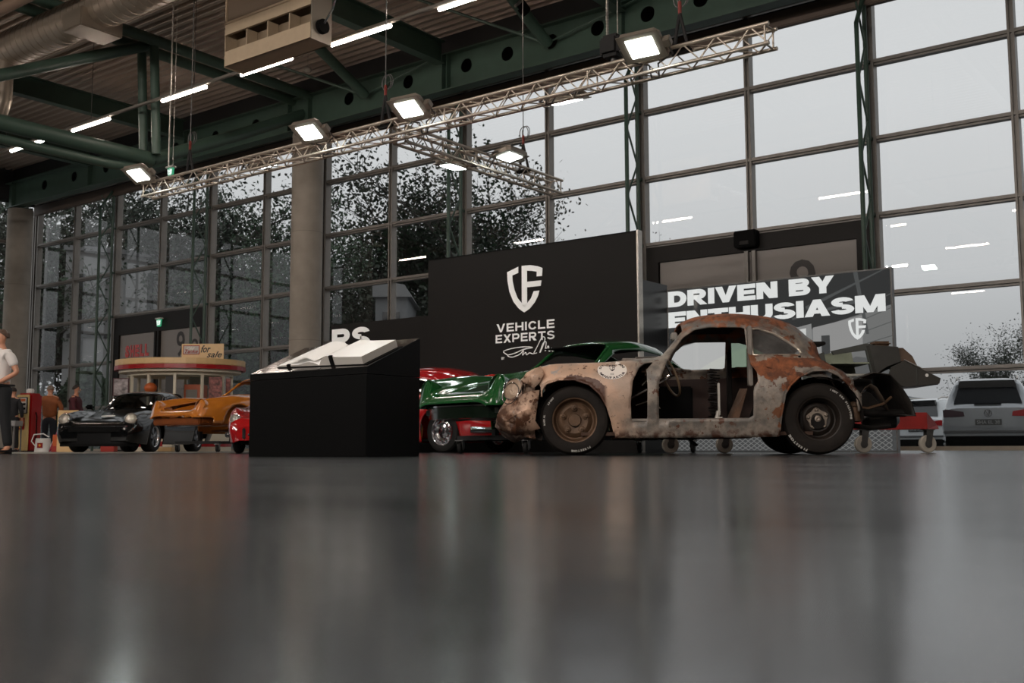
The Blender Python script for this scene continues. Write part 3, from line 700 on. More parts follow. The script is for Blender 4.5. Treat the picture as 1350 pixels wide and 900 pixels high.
leafblock(1, h=.07); leafblock(-1, h=.03)
# raised page and arch near the spine
rows = [[bm_ @ Vector((-.05-.36*u, yy, .045+.05*sin(pi*u)**.8*(1-u*.4))) for u in [k/10 for k in range(11)]] for yy in (-.2, .2)]
MB().grid(rows).build('lifted_page', PAGE, bk, smooth=True)
MB().bev(-.42, -.38, -.215, -.19, .0, .03, .004, bm_).build('page_clip', BLACKM, bk); MB().bev(.16, .20, -.215, -.19, .0, .09, .004, bm_).build('page_clip', BLACKM, bk)
# ================================================================== CARS
def pchip(xs, ys, x):
    n = len(xs)
    if x <= xs[0]: return ys[0]
    if x >= xs[-1]: return ys[-1]
    d = [(ys[i+1]-ys[i])/(xs[i+1]-xs[i]) for i in range(n-1)]
    m = [d[0]]+[0 if d[i-1]*d[i] <= 0 else 2*d[i-1]*d[i]/(d[i-1]+d[i]) for i in range(1, n-1)]+[d[-1]]
    i = max(j for j in range(n-1) if xs[j] <= x); h = xs[i+1]-xs[i]; t = (x-xs[i])/h
    return (2*t**3-3*t*t+1)*ys[i]+(t**3-2*t*t+t)*h*m[i]+(-2*t**3+3*t*t)*ys[i+1]+(t**3-t*t)*h*m[i+1]
def catmull(P, sub):
    out = []
    for i in range(len(P)-1):
        a = P[max(i-1, 0)]; b = P[i]; c = P[i+1]; d = P[min(i+2, len(P)-1)]
        for k in range(sub):
            t = k/sub
            out.append(tuple(.5*(2*b[q]+(c[q]-a[q])*t+(2*a[q]-5*b[q]+4*c[q]-d[q])*t*t+(3*b[q]-a[q]-3*c[q]+d[q])*t**3) for q in (0, 1)))
    out.append(P[-1]); return out
def inside(p, poly):
    x, y = p; c = False; n = len(poly)
    for i in range(n):
        x1, y1 = poly[i]; x2, y2 = poly[(i+1) % n]
        if (y1 > y) != (y2 > y) and x < (x2-x1)*(y-y1)/(y2-y1)+x1: c = not c
    return c
def nearest(p, poly):
    best = None; P = Vector(p)
    for i in range(len(poly)):
        a = Vector(poly[i]); b = Vector(poly[(i+1) % len(poly)]); ab = b-a; t = max(0, min(1, (P-a).dot(ab)/max(ab.length_squared, 1e-9))); q = a+ab*t
        d = (q-P).length
        if best is None or d < best[0]: best = (d, q)
    return best
def arc(cx, cz, r, a0=0, a1=360, n=28, zmin=None):
    return [(cx+r*cos(radians(a0+(a1-a0)*i/n)), cz+r*sin(radians(a0+(a1-a0)*i/n))) for i in range(n+(0 if a1-a0 == 360 else 1))]
class Loft:
    def __init__(s, st, nx=110, sub=6):
        st = sorted(st, key=lambda q: q[0]); s.xs = [q[0] for q in st]; s.st = st; s.sub = sub; s.nc = len(st[0][1])
        s.X = [s.xs[0]+(s.xs[-1]-s.xs[0])*i/nx for i in range(nx+1)]; s.nj = (s.nc-1)*sub
    def section(s, x):
        P = [(pchip(s.xs, [q[1][i][0] for q in s.st], x), pchip(s.xs, [q[1][i][1] for q in s.st], x)) for i in range(s.nc)]
        return catmull(P, s.sub)
    def y_at(s, x, z, side=1):
        sec = s.section(x)[2*s.sub:]
        for a, b in zip(sec, sec[1:]):
            if (a[1]-z)*(b[1]-z) <= 0: 
                t = (a[1]-z)/(a[1]-b[1]) if abs(a[1]-b[1]) > 1e-6 else 0
                return side*(a[0]+(b[0]-a[0])*t)
        return side*max(q[0] for q in sec)
    def mesh(s, holes=(), jholes=(), crumple=None, ends=True):
        """holes: (polygon in x-z, sides, jmin); jholes: (x0, x1, j0, j1) removed on both sides"""
        mb = MB()
        secs = [s.section(x) for x in s.X]; nj = s.nj
        for side in (1, -1):
            V = [[Vector((x, side*y, z)) for (y, z) in sec] for x, sec in zip(s.X, secs)]
            keep = {}
            for i in range(len(s.X)-1):
                for j in range(nj):
                    c = (V[i][j]+V[i+1][j]+V[i][j+1]+V[i+1][j+1])/4; k = 0
                    for hi, (poly, sd, jm) in enumerate(holes):
                        if side in sd and j >= jm and inside((c.x, c.z), poly): k = hi+1; break
                    if not k:
                        for (x0, x1, j0, j1) in jholes:
                            if x0 <= c.x <= x1 and j0 <= j < j1: k = -1; break
                    keep[i, j] = k
            for i in range(len(s.X)):
                for j in range(nj+1):
                    ks = [keep.get(q) for q in ((i-1, j-1), (i-1, j), (i, j-1), (i, j)) if q in keep]
                    hs = [k for k in ks if k > 0]
                    if hs and 0 in ks:
                        d, q = nearest((V[i][j].x, V[i][j].z), holes[hs[0]-1][0])
                        if d < .06: V[i][j].x, V[i][j].z = q.x, q.y
            if crumple:
                for row in V:
                    for k in range(len(row)): row[k] = crumple(row[k])
            n = len(mb.v); mb.v += [tuple(p) for row in V for p in row]
            for (i, j), k in keep.items():
                if k == 0: mb.f.append(tuple(n+q for q in (i*(nj+1)+j, i*(nj+1)+j+1, (i+1)*(nj+1)+j+1, (i+1)*(nj+1)+j)))
        if ends:
            for i in (0, -1):
                sec = secs[i]; x = s.X[i]
                ring = [(x, y, z) for y, z in sec]+[(x, -y, z) for y, z in sec[::-1]]
                mb.add(ring, [tuple(range(len(ring)))])
        return mb
def weld(me, d=.0004):
    bm = bmesh.new(); bm.from_mesh(me); bmesh.ops.remove_doubles(bm, verts=bm.verts[:], dist=d)
    bmesh.ops.delete(bm, geom=[v for v in bm.verts if not v.link_faces], context='VERTS'); bmesh.ops.recalc_face_normals(bm, faces=bm.faces[:]); bm.to_mesh(me); bm.free()
def shell(name, mb, mat, parent, smooth=30, thick=.012, inner=None):
    me = mb.mesh(name, mat); weld(me)
    if smooth: shade(me, smooth)
    o = link(name, me, parent)
    if thick:
        md = o.modifiers.new('thickness', 'SOLIDIFY'); md.thickness = thick; md.offset = 0
        if inner: me.materials.append(inner)
    return o
def hash3(p, s=1.):
    v = sin(p.x*12.9898*s+p.y*78.233*s+p.z*37.719*s)*43758.5453; return v-math.floor(v)
from mathutils import noise as NO
def nz(p, sc, amp, ofs=0.): return NO.noise_vector(Vector((p.x*sc+ofs, p.y*sc, p.z*sc)))*amp

# ---- wheels: local axis along +Y is the outer face
def wheel(parent, x, y, z, r, wd, side, rim_mat, style='steel', letters=None, rr=.62, tyre=RUBBER, hub_mat=None, steer=0., cache={}):
    w = bpy.data.objects.new('wheel', None); COL.objects.link(w); w.parent = parent; w.location = (x, y, z); w.rotation_euler = (0, 0, (0 if side > 0 else pi)+steer)
    w.empty_display_size = .1
    key = (r, wd, style, rim_mat.name, rr)
    if key not in cache:
        m = Rx(-pi/2); R0 = r*rr
        prof = [(R0*.99, -wd), (R0*1.04, -wd-.004), (r*.93, -wd+.005), (r*.985, -wd+.03), (r, -wd*.72), (r, -wd*.28), (r*.985, -.03), (r*.93, -.004), (r*.85, .004), (R0*1.1, .002), (R0*1.03, -.004), (R0*.99, -.012)]
        ty = MB().lathe(prof, 48, m).mesh('tyre', tyre, True)
        gr = MB()
        for q in (.38, .5, .62): gr.lathe([(r*1.001, -wd*q-.004), (r*.99, -wd*q), (r*1.001, -wd*q+.004)], 48, m)
        rb = MB().lathe([(R0*.99, -wd), (R0*.93, -wd+.02), (R0*.86, -wd*.6), (R0*.86, -.05), (R0*.93, -.022), (R0*.965, -.006), (R0*1.02, -.002), (R0*1.02, -.012), (R0*.99, -.014)], 48, m)
        if style in ('steel', 'deep'):
            dp = -.055 if style == 'steel' else -.10
            prof = [(R0*.87, dp+.0), (R0*.80, dp-.006), (R0*.72, dp+.012), (R0*.60, dp+.022), (R0*.45, dp+.012), (R0*.30, dp+.008), (R0*.27, dp+.03), (.001, dp+.03)]
            rb.lathe(prof, 48, m)
        rim = rb.mesh('rim', rim_mat, 40)
        cache[key] = (ty, rim, gr.mesh('tread', tyre))
    ty, rim, gr = cache[key]
    put('tyre', ty, w, (0, 0, 0)); put('rim', rim, w, (0, 0, 0))
    m = Rx(-pi/2); R0 = r*rr; hm = hub_mat or rim_mat
    k2 = key+('hub', hm.name)
    if k2 not in cache:
        hb = MB(); nut = None
        if style == 'steel':
            dp = -.03
            for i in range(5):
                a = 2*pi*i/5+.3; c = Vector((R0*.56*cos(a), 0, R0*.56*sin(a)))
                hb.lathe([(.014, dp-.01), (.014, dp+.004), (.009, dp+.012), (.001, dp+.012)], 8, T(c.x, 0, c.z) @ m)
                # rounded lobes pressed into the disc
                hb.ball((R0*.56*cos(a), dp-.012, R0*.56*sin(a)), .035, 10, 6, (1, .35, 1))
            hb.lathe([(R0*.26, dp-.01), (R0*.24, dp), (.001, dp)], 20, m)
        elif style == 'deep':
            dp = -.075
            pl = []
            for i in range(40):
                a = 2*pi*i/40; pl.append((R0*(.47+.045*cos(5*a-1))*cos(a), R0*(.47+.045*cos(5*a-1))*sin(a)))
            hb.prism(pl, lambda a, b, h: (a, h, b), dp-.02, dp)
            hb.lathe([(R0*.17, dp), (R0*.15, dp+.02), (R0*.08, dp+.025), (.001, dp+.02)], 20, m)
            for i in range(5):
                a = 2*pi*i/5+.2; hb.lathe([(.017, dp-.02), (.016, dp+.008), (.008, dp+.014), (.001, dp+.012)], 8, T(R0*.44*cos(a), .004, R0*.44*sin(a)) @ m)
        elif style == 'fuchs':
            for i in range(5):
                a = 2*pi*i/5
                pl = [(R0*q*cos(a+da), R0*q*sin(a+da)) for q, da in ((.20, -.5), (.45, -.30), (.84, -.34), (.88, -.1), (.88, .1), (.84, .34), (.45, .30), (.20, .5))]
                hb.prism(pl, lambda a_, b_, h: (a_, h, b_), -.06, -.03)
            hb.lathe([(R0*.30, -.05), (R0*.26, -.02), (R0*.12, -.012), (.001, -.012)], 20, m)
        elif style == 'disc':
            hb.lathe([(R0*.86, -.05), (R0*.80, -.03), (R0*.66, -.022), (R0*.5, -.04), (R0*.3, -.03), (R0*.25, -.008), (.001, -.004)], 40, m)
            for i in range(14):
                a = 2*pi*i/14; hb.bev(-.014, .014, -.004, .004, -.007, .007, .003, T(R0*.72*cos(a), -.020, R0*.72*sin(a)) @ Ry(-a))
        cache[k2] = hb.mesh('hub', hm, 35)
    put('hub', cache[k2], w, (0, 0, 0))
    if letters:
        for (txt, a0, rad, size) in letters:
            mb = MB(); a = radians(a0)
            for ch in txt:
                if ch == ' ': a -= size*1.0/rad; continue
                t = text_mb(ch, size, .0015, 1.2, .002)
                M_ = Matrix(((cos(a-pi/2), 0, -sin(a-pi/2), 0), (0, 1, 0, 0), (sin(a-pi/2), 0, cos(a-pi/2), 0), (0, 0, 0, 1)))
                for v in t.v: pass
                t.xf(T(0, .004, 0) @ M_ @ T(0, 0, rad)); 
                # seen from outside (+Y) the x axis is mirrored
                t.v = [(-v[0], v[1], v[2]) for v in t.v]
                mb.add(t.v, t.f); a -= size*.88/rad
            lab(mb.build('tyre_lettering', pbr('tyre_letter_grey', (150, 146, 140), .7), w), 'small pale raised lettering on the tyre')
    return w
# ---- added fill lights, out of view, brightening the stand from the viewer's side
def fill_bar(x, y, z, tx, ty, tz, watts, label):
    t = thing('added_fill_light', label, 'lamp', (x, y, z), group='added fill lights behind the viewer')
    MB().bev(-1.2, 1.2, -.06, .06, .02, .10, .01).build('housing', WHITE, t)
    MB().tube([(-.9, 0, .1), (-.9, 0, 10-z)], .008, 6).tube([(.9, 0, .1), (.9, 0, 10-z)], .008, 6).build('hanger', STEEL, t)
    ld = bpy.data.lights.new('tube', 'AREA'); ld.shape = 'RECTANGLE'; ld.size = 2.3; ld.size_y = .10; ld.energy = watts; ld.color = (1., .94, .88)
    lo = bpy.data.objects.new('tube', ld); COL.objects.link(lo); lo.parent = t
    d = (Vector((tx, ty, tz))-Vector((x, y, z))).normalized(); lo.rotation_mode = 'QUATERNION'
    zz = -d; xx = Vector((1, 0, 0)); yy = zz.cross(xx).normalized(); xx = yy.cross(zz).normalized()
    lo.rotation_quaternion = Matrix((xx, yy, zz)).transposed().to_quaternion(); lo.location = (0, 0, -.01)
for i, (x, y, tx, ty) in enumerate(((-2, -4.5, -6, 11), (4, -3.5, -4, 11), (-9, -6.5, -9, 12), (-14, -3.5, -14, 13), (-20, -1.5, -20, 14), (-7, -10.5, -7, 12), (-26, -4.5, -26, 15), (2, -11, -4, 12))):
    fill_bar(x, y, 7.4, tx, ty, 1.0, 250 if x < -12 else 400, 'added fill light behind the viewer, number %s along the hall' % ('one', 'two', 'three', 'four', 'five', 'six', 'seven', 'eight')[i])

fill_bar(-6.6, .5, 6.2, -5.9, 6.3, .9, 90, 'added fill light behind the viewer, aimed at the book')  # extra unseen fill light, added to whiten the book pages
# ================================================================== OUTSIDE
BARK = pbr('bark', (58, 54, 50), .9, var=.2)
LEAF = [pbr('leaf_grey_green', (50, 58, 48), .8, var=.25, scale=.6), pbr('leaf_brown_grey', (70, 66, 58), .8, var=.25, scale=.6), pbr('leaf_green', (46, 66, 46), .8, var=.3, scale=.6)]
def tree_meshes(seed, H, spread, nleaf, crown0, ls=.13):
    r = random.Random(seed); mb = MB(); tips = []
    def br(p, d, L, rad, dep):
        pts = [p]; q = p.copy(); dd = d.copy()
        for i in range(3):
            dd = (dd+Vector((r.uniform(-.22, .22), r.uniform(-.22, .22), r.uniform(-.04, .18)))).normalized(); q = q+dd*L/3; pts.append(q.copy())
            if dep > 0:
                for k in range(2 if dep > 1 else 3):
                    a = r.uniform(0, 2*pi); e = (dd*.55+Vector((cos(a), sin(a), r.uniform(0, .5)))*.8*spread).normalized()
                    br(q.copy(), e, L*r.uniform(.5, .75), rad*.5, dep-1)
            if dep <= 1: tips.append((q.copy(), L))
        mb.tube(pts, [rad, rad*.8, rad*.6, rad*.35], 5 if dep > 1 else 3, cap=False)
    p0 = Vector((0, 0, 0)); pts = [p0, Vector((.05, 0, H*crown0))]; mb.tube(pts, [H*.018, H*.014], 8)
    br(pts[1], Vector((0, 0, 1)), H*.42, H*.012, 3)
    for k in range(4):
        a = k*pi/2+r.random(); br(pts[1]+Vector((0, 0, H*.02*k)), Vector((cos(a), sin(a), .7)).normalized(), H*.30, H*.008, 2)
    top = max(p.z for p, L in tips); s = H/top
    lv = MB()
    for i in range(nleaf):
        p, L = r.choice(tips); c = p+Vector([r.gauss(0, L*.28) for _ in range(3)]); a = Vector([r.uniform(-1, 1) for _ in range(3)]).normalized(); b = a.orthogonal().normalized(); q = ls*r.uniform(.6, 1.5)
        lv.add([c-a*q, c+b*q*.6, c+a*q, c-b*q*.6], [(0, 1, 2, 3)])
    m = Matrix.Scale(s, 4); mb.xf(m); lv.xf(m)
    return mb, lv
TM = []
for sd, (H, spd, n, c0, mat, ls) in enumerate(((14, 1.0, 11000, .16, 0, .095), (13, .8, 9000, .12, 1, .085), (15, 1.1, 12500, .14, 2, .10), (12, .9, 4800, .2, 1, .06))):
    a, b = tree_meshes(sd+3, H, spd, n, c0, ls); TM.append((H, a.mesh('branches', BARK), b.mesh('foliage', LEAF[mat])))
def lpos(px, D):   # direction to the right of the view axis (tan) and distance along it -> hall position
    x = px*D; return (x*cos(YAW)-D*sin(YAW), x*sin(YAW)+D*cos(YAW))
def tree(tn, D, v, h, label):
    x, y = lpos(tn, D); t = thing('tree', label, 'tree', (x, y, -.1), R.uniform(0, 6), group='trees outside behind the glass wall')
    H, a, b = TM[v]; s = h/H; t.scale = (s*R.uniform(.95, 1.15), s*R.uniform(.95, 1.15), s)
    put('branches', a, t, (0, 0, 0)); o = put('foliage', b, t, (0, 0, 0)); o['kind'] = 'stuff'
trees = [(-.475, 50, 2, 15, 'dense tree outside at the far left, behind the first column'), (-.445, 56, 1, 16, 'bushy tree outside seen in the corner panes at the far left'), (-.41, 52, 0, 14.5, 'bushy tree outside, second bay from the left corner'),
 (-.385, 66, 3, 19, 'thin bare tree outside over the roof of the grey hall'), (-.365, 60, 0, 17, 'tree outside over the left end of the grey hall roof'), (-.335, 62, 2, 16.5, 'green tree outside above the grey hall'),
 (-.30, 56, 1, 13.5, 'leafy tree outside right of the far numbered door'), (-.268, 50, 0, 14.2, 'tall tree outside, in the bay left of the middle column'), (-.236, 47, 2, 13, 'green tree outside, nearest to the left side of the middle column'),
 (-.215, 58, 1, 13, 'tree outside hidden partly by the middle column'), (-.165, 62, 1, 13.4, 'lower tree outside, just right of the middle column'), (-.137, 58, 2, 15.2, 'round dense tree outside above the open book'), (-.103, 52, 0, 14.3, 'dark tree outside above the two big white letters'),
 (-.072, 50, 0, 15.4, 'tall tree outside, left of the tall black display wall top'), (-.046, 54, 2, 15.6, 'tall dark tree outside over the left top corner of the tall black display wall'), (-.018, 56, 3, 15.2, 'fine-twigged tree outside over the tall black display wall'),
 (.006, 60, 3, 14, 'thin-topped tree outside over the middle of the tall black display wall'), (.03, 70, 3, 14.2, 'lowest twiggy tree outside over the tall black display wall'),
 (.135, 92, 3, 18.3, 'tree top just showing over the nearer big door, left part'), (.165, 95, 3, 18.6, 'tree top just showing over the nearer big door, middle'), (.47, 60, 0, 7.2, 'hazy round tree outside above the silver car at the right edge'), (.50, 66, 1, 8.6, 'second hazy tree outside at the right edge')]
for a in trees: tree(*a)
# dark undergrowth behind the glass
def hedge(t0, t1, D, h, label, n=6000):
    mb = MB(); r = random.Random(int(D*7))
    for i in range(n):
        tn = r.uniform(t0, t1); d = D+r.uniform(-1.5, 1.5); x, y = lpos(tn, d); z = h*r.random()**.8*(.8+.2*sin(tn*90))
        c = Vector((x, y, z)); a = Vector([r.uniform(-1, 1) for _ in range(3)]).normalized(); b = a.orthogonal().normalized(); q = r.uniform(.06, .17)
        mb.add([c-a*q, c+b*q*.7, c+a*q, c-b*q*.7], [(0, 1, 2, 3)])
    o = mb.build('hedge', LEAF[2]); tag(o, label, 'hedge', kind='stuff')
    return o
hedge(-.50, -.30, 44, 3.6, 'dark hedge outside behind the left end of the glass wall', 14000)
hedge(-.30, -.08, 46, 5.2, 'tall green undergrowth outside around the middle column', 16000)
hedge(-.08, .05, 48, 6.0, 'dark undergrowth outside behind the display walls', 7000)
# grey hall outside
x, y = lpos(-.315, 49)
t = thing('grey_hall', 'pale grey shed with a low curved roof standing among the trees outside', 'building', (x, y, 0), YAW)
HW, HD = 5.4, 8.; pr_ = [(-HW+2*HW*i/14, 9.3-1.9*(i/14)**1.6) for i in range(15)]
MB().prism([(-HW, -.2)]+pr_+[(HW, -.2)], lambda a, b, h: (a, h, b), 0, HD).build('walls', pbr('pale_cladding', (150, 150, 150), .7, var=.03), t)
MB().prism([(a, b) for a, b in pr_]+[(a, b+.22) for a, b in pr_[::-1]], lambda a, b, h: (a, h, b), -.3, HD+.3).build('roof', pbr('grey_roofing', (120, 121, 122), .6), t)
for xx in (-4.6, -1.4, 1.6, 4.6): MB().box(xx-.12, xx+.12, -.12, 0, -.2, 8.2 if xx < 2 else 7.2).build('post', pbr('dark_post', (58, 60, 60), .6), t)
for zz in (2.6, 5.2): MB().box(-5.2, 5.2, -.1, 0, zz, zz+.18).build('rail', MATS['dark_post'], t)
x, y = lpos(-.125, 43)
t = thing('site_cabin', 'small pale building outside, low behind the glass right of the middle column', 'building', (x, y, 0), YAW)
MB().box(-.2, 1.1, 0, 4, -.2, 6.2).build('walls', pbr('grey_cladding', (112, 114, 116), .8, var=.05), t); MB().prism([(-.3, 6.2), (1.3, 6.2), (1.0, 6.7), (-.3, 6.9)], lambda a, b, h: (a, h, b), -.2, 4.2).build('roof', MATS['grey_roofing'], t)
MB().box(.1, .8, -.02, 0, 4.4, 5.6).build('window', pbr('dark_pane', (50, 54, 58), .2), t)
# hills
def hill(D, t0, t1, h, col, label, seed):
    r = random.Random(seed); n = 60; rows = [[], [], []]
    for i in range(n+1):
        tn = t0+(t1-t0)*i/n; z = h*(1+.25*sin(i*.31+seed)+.06*r.random())
        for k, (dd, zz) in enumerate(((0, -2), (6, z*.75), (40, z))): x, y = lpos(tn, D+dd); rows[k].append((x, y, zz))
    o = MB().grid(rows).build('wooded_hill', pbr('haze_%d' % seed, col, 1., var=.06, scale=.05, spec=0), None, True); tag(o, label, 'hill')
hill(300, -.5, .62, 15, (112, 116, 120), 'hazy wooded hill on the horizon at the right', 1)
# silver estate car outside
SIL = pbr('silver_paint', (150, 155, 160), .22, .35, coat=.8); TINT = pbr('tinted_glass', (40, 44, 48), .08, spec=.8)
def rear_car(loc, rz, label, plate, full=True, mat=SIL):
    t = thing('parked_car', label, 'car', loc, rz)      # local: rear faces -y
    def sec(y, w0, w1, z0, z1, wr): return None
    st = []
    # stations along y from the tail forward, half profile (x, z): roof centre, roof edge, belt, widest, sill
    S_ = [(0.0, [(0, .98), (.55, .98), (.78, .96), (.88, .86), (.93, .62), (.90, .34)]), (.12, [(0, 1.12), (.55, 1.11), (.80, 1.04), (.91, .92), (.96, .62), (.93, .30)]),
          (.34, [(0, 1.60), (.52, 1.585), (.72, 1.45), (.90, .98), (.965, .62), (.94, .26)]), (.60, [(0, 1.665), (.52, 1.65), (.72, 1.52), (.90, 1.0), (.965, .62), (.94, .25)]),
          (2.4, [(0, 1.69), (.52, 1.675), (.72, 1.54), (.90, 1.0), (.965, .62), (.94, .25)]), (3.2, [(0, 1.45), (.52, 1.44), (.74, 1.3), (.88, 1.0), (.955, .62), (.93, .25)]),
          (3.7, [(0, 1.08), (.52, 1.07), (.76, 1.02), (.88, .92), (.95, .62), (.92, .25)]), (4.6, [(0, .85), (.5, .85), (.7, .82), (.8, .76), (.86, .55), (.82, .28)])]
    L = Loft(S_, 60, 4); mb = L.mesh([(arc(.95, .34, .38, 0, 360, 24), (1, -1), 8), (arc(3.75, .34, .38, 0, 360, 24), (1, -1), 8)])
    mb.v = [(v[1], v[0], v[2]) for v in mb.v]
    shell('body', mb, mat, t, 30, 0)
    # rear screen lies on the tail face
    f = lambda a, b, h: (a, .30-(1.55-b)*.36-h, b)
    MB().prism([(-.70, 1.08), (.70, 1.08), (.60, 1.42), (-.60, 1.42)], f, .035, .05).build('rear_window', TINT, t)
    MB().prism([(-.60, 1.44), (.60, 1.44), (.56, 1.60), (-.56, 1.60)], lambda a, b, h: (a, .26-h, b), .0, .10).build('spoiler', pbr('black_gloss', (18, 18, 20), .15), t)
    MB().bev(-.28, .28, .03, .07, 1.06, 1.085, .008).build('wiper', BLACKM, t)
    for s in (-1, 1):
        MB().prism([(s*.48, .80), (s*.92, .78), (s*.93, .94), (s*.86, .96), (s*.50, .90)], lambda a, b, h: (a, h, b), -.035, .06).build('tail_light', pbr('tail_red', (120, 16, 22), .2, emis=(150, 16, 20), estr=.15) if s > 0 else pbr('tail_dull', (62, 34, 46), .2), t)
    MB().lathe([(.085, 0), (.08, .015), (.07, .018), (.066, .01)], 24, T(0, -.01, .86) @ Rx(pi/2)).prism([(-.05, .92), (-.035, .92), (-.012, .86), (0, .885), (.012, .86), (.035, .92), (.05, .92), (.018, .80), (0, .845), (-.018, .80)], lambda a, b, h: (a, h, b), -.02, -.012).build('badge', CHROME, t)
    MB().bev(-.27, .27, -.03, -.005, .60, .73, .005).build('number_plate', pbr('plate_dark', (58, 60, 62), .4), t)
    lab(fit_text(plate, -.23, .23, .625, .705, -.034, .01).build('plate_lettering', pbr('plate_text', (135, 138, 140), .4), t), 'pale plate number')
    MB().bev(-.94, .94, -.06, .06, .42, .48, .02).build('bumper_strip', pbr('bumper_grey', (90, 92, 95), .4), t)
    MB().prism([(-.80, .12), (.80, .12), (.88, .36), (-.88, .36)], lambda a, b, h: (a, h, b), -.05, .12).build('diffuser', BLACKM, t)
    MB().tube([(.62, .3, 1.63), (.62, .5, 1.70), (.62, 2.2, 1.72), (.62, 2.4, 1.66)], .018, 8).tube([(-.62, .3, 1.63), (-.62, .5, 1.70), (-.62, 2.2, 1.72), (-.62, 2.4, 1.66)], .018, 8).build('roof_rail', ALU, t, smooth=True)
    for yy in (.95, 3.75):
        for s in (-1, 1):
            w = wheel(t, s*.93, yy, .33, .33, .22, 1, ALU, 'fuchs', None, .66); w.rotation_euler = (0, 0, -pi/2 if s > 0 else pi/2)
    return t
x, y = lpos((1301-675)/1400, 23.6); rear_car((x, y, -.06), YAW-.44, 'silver estate car parked outside at the right edge, tail towards the glass', 'SHA EL 38')
x, y = lpos((1206-675)/1400, 34); rear_car((x, y, -.06), YAW-.9, 'pale car parked further away outside, left of the silver estate car', 'SH E 702', mat=pbr('pale_car_paint', (205, 210, 214), .25, coat=.8))
x, y = lpos((1150-675)/1400, 40); rear_car((x, y, -.06), YAW-1.3, 'distant pale car outside, mostly hidden by the red dolly', 'SH K 11', mat=MATS['pale_car_paint'])
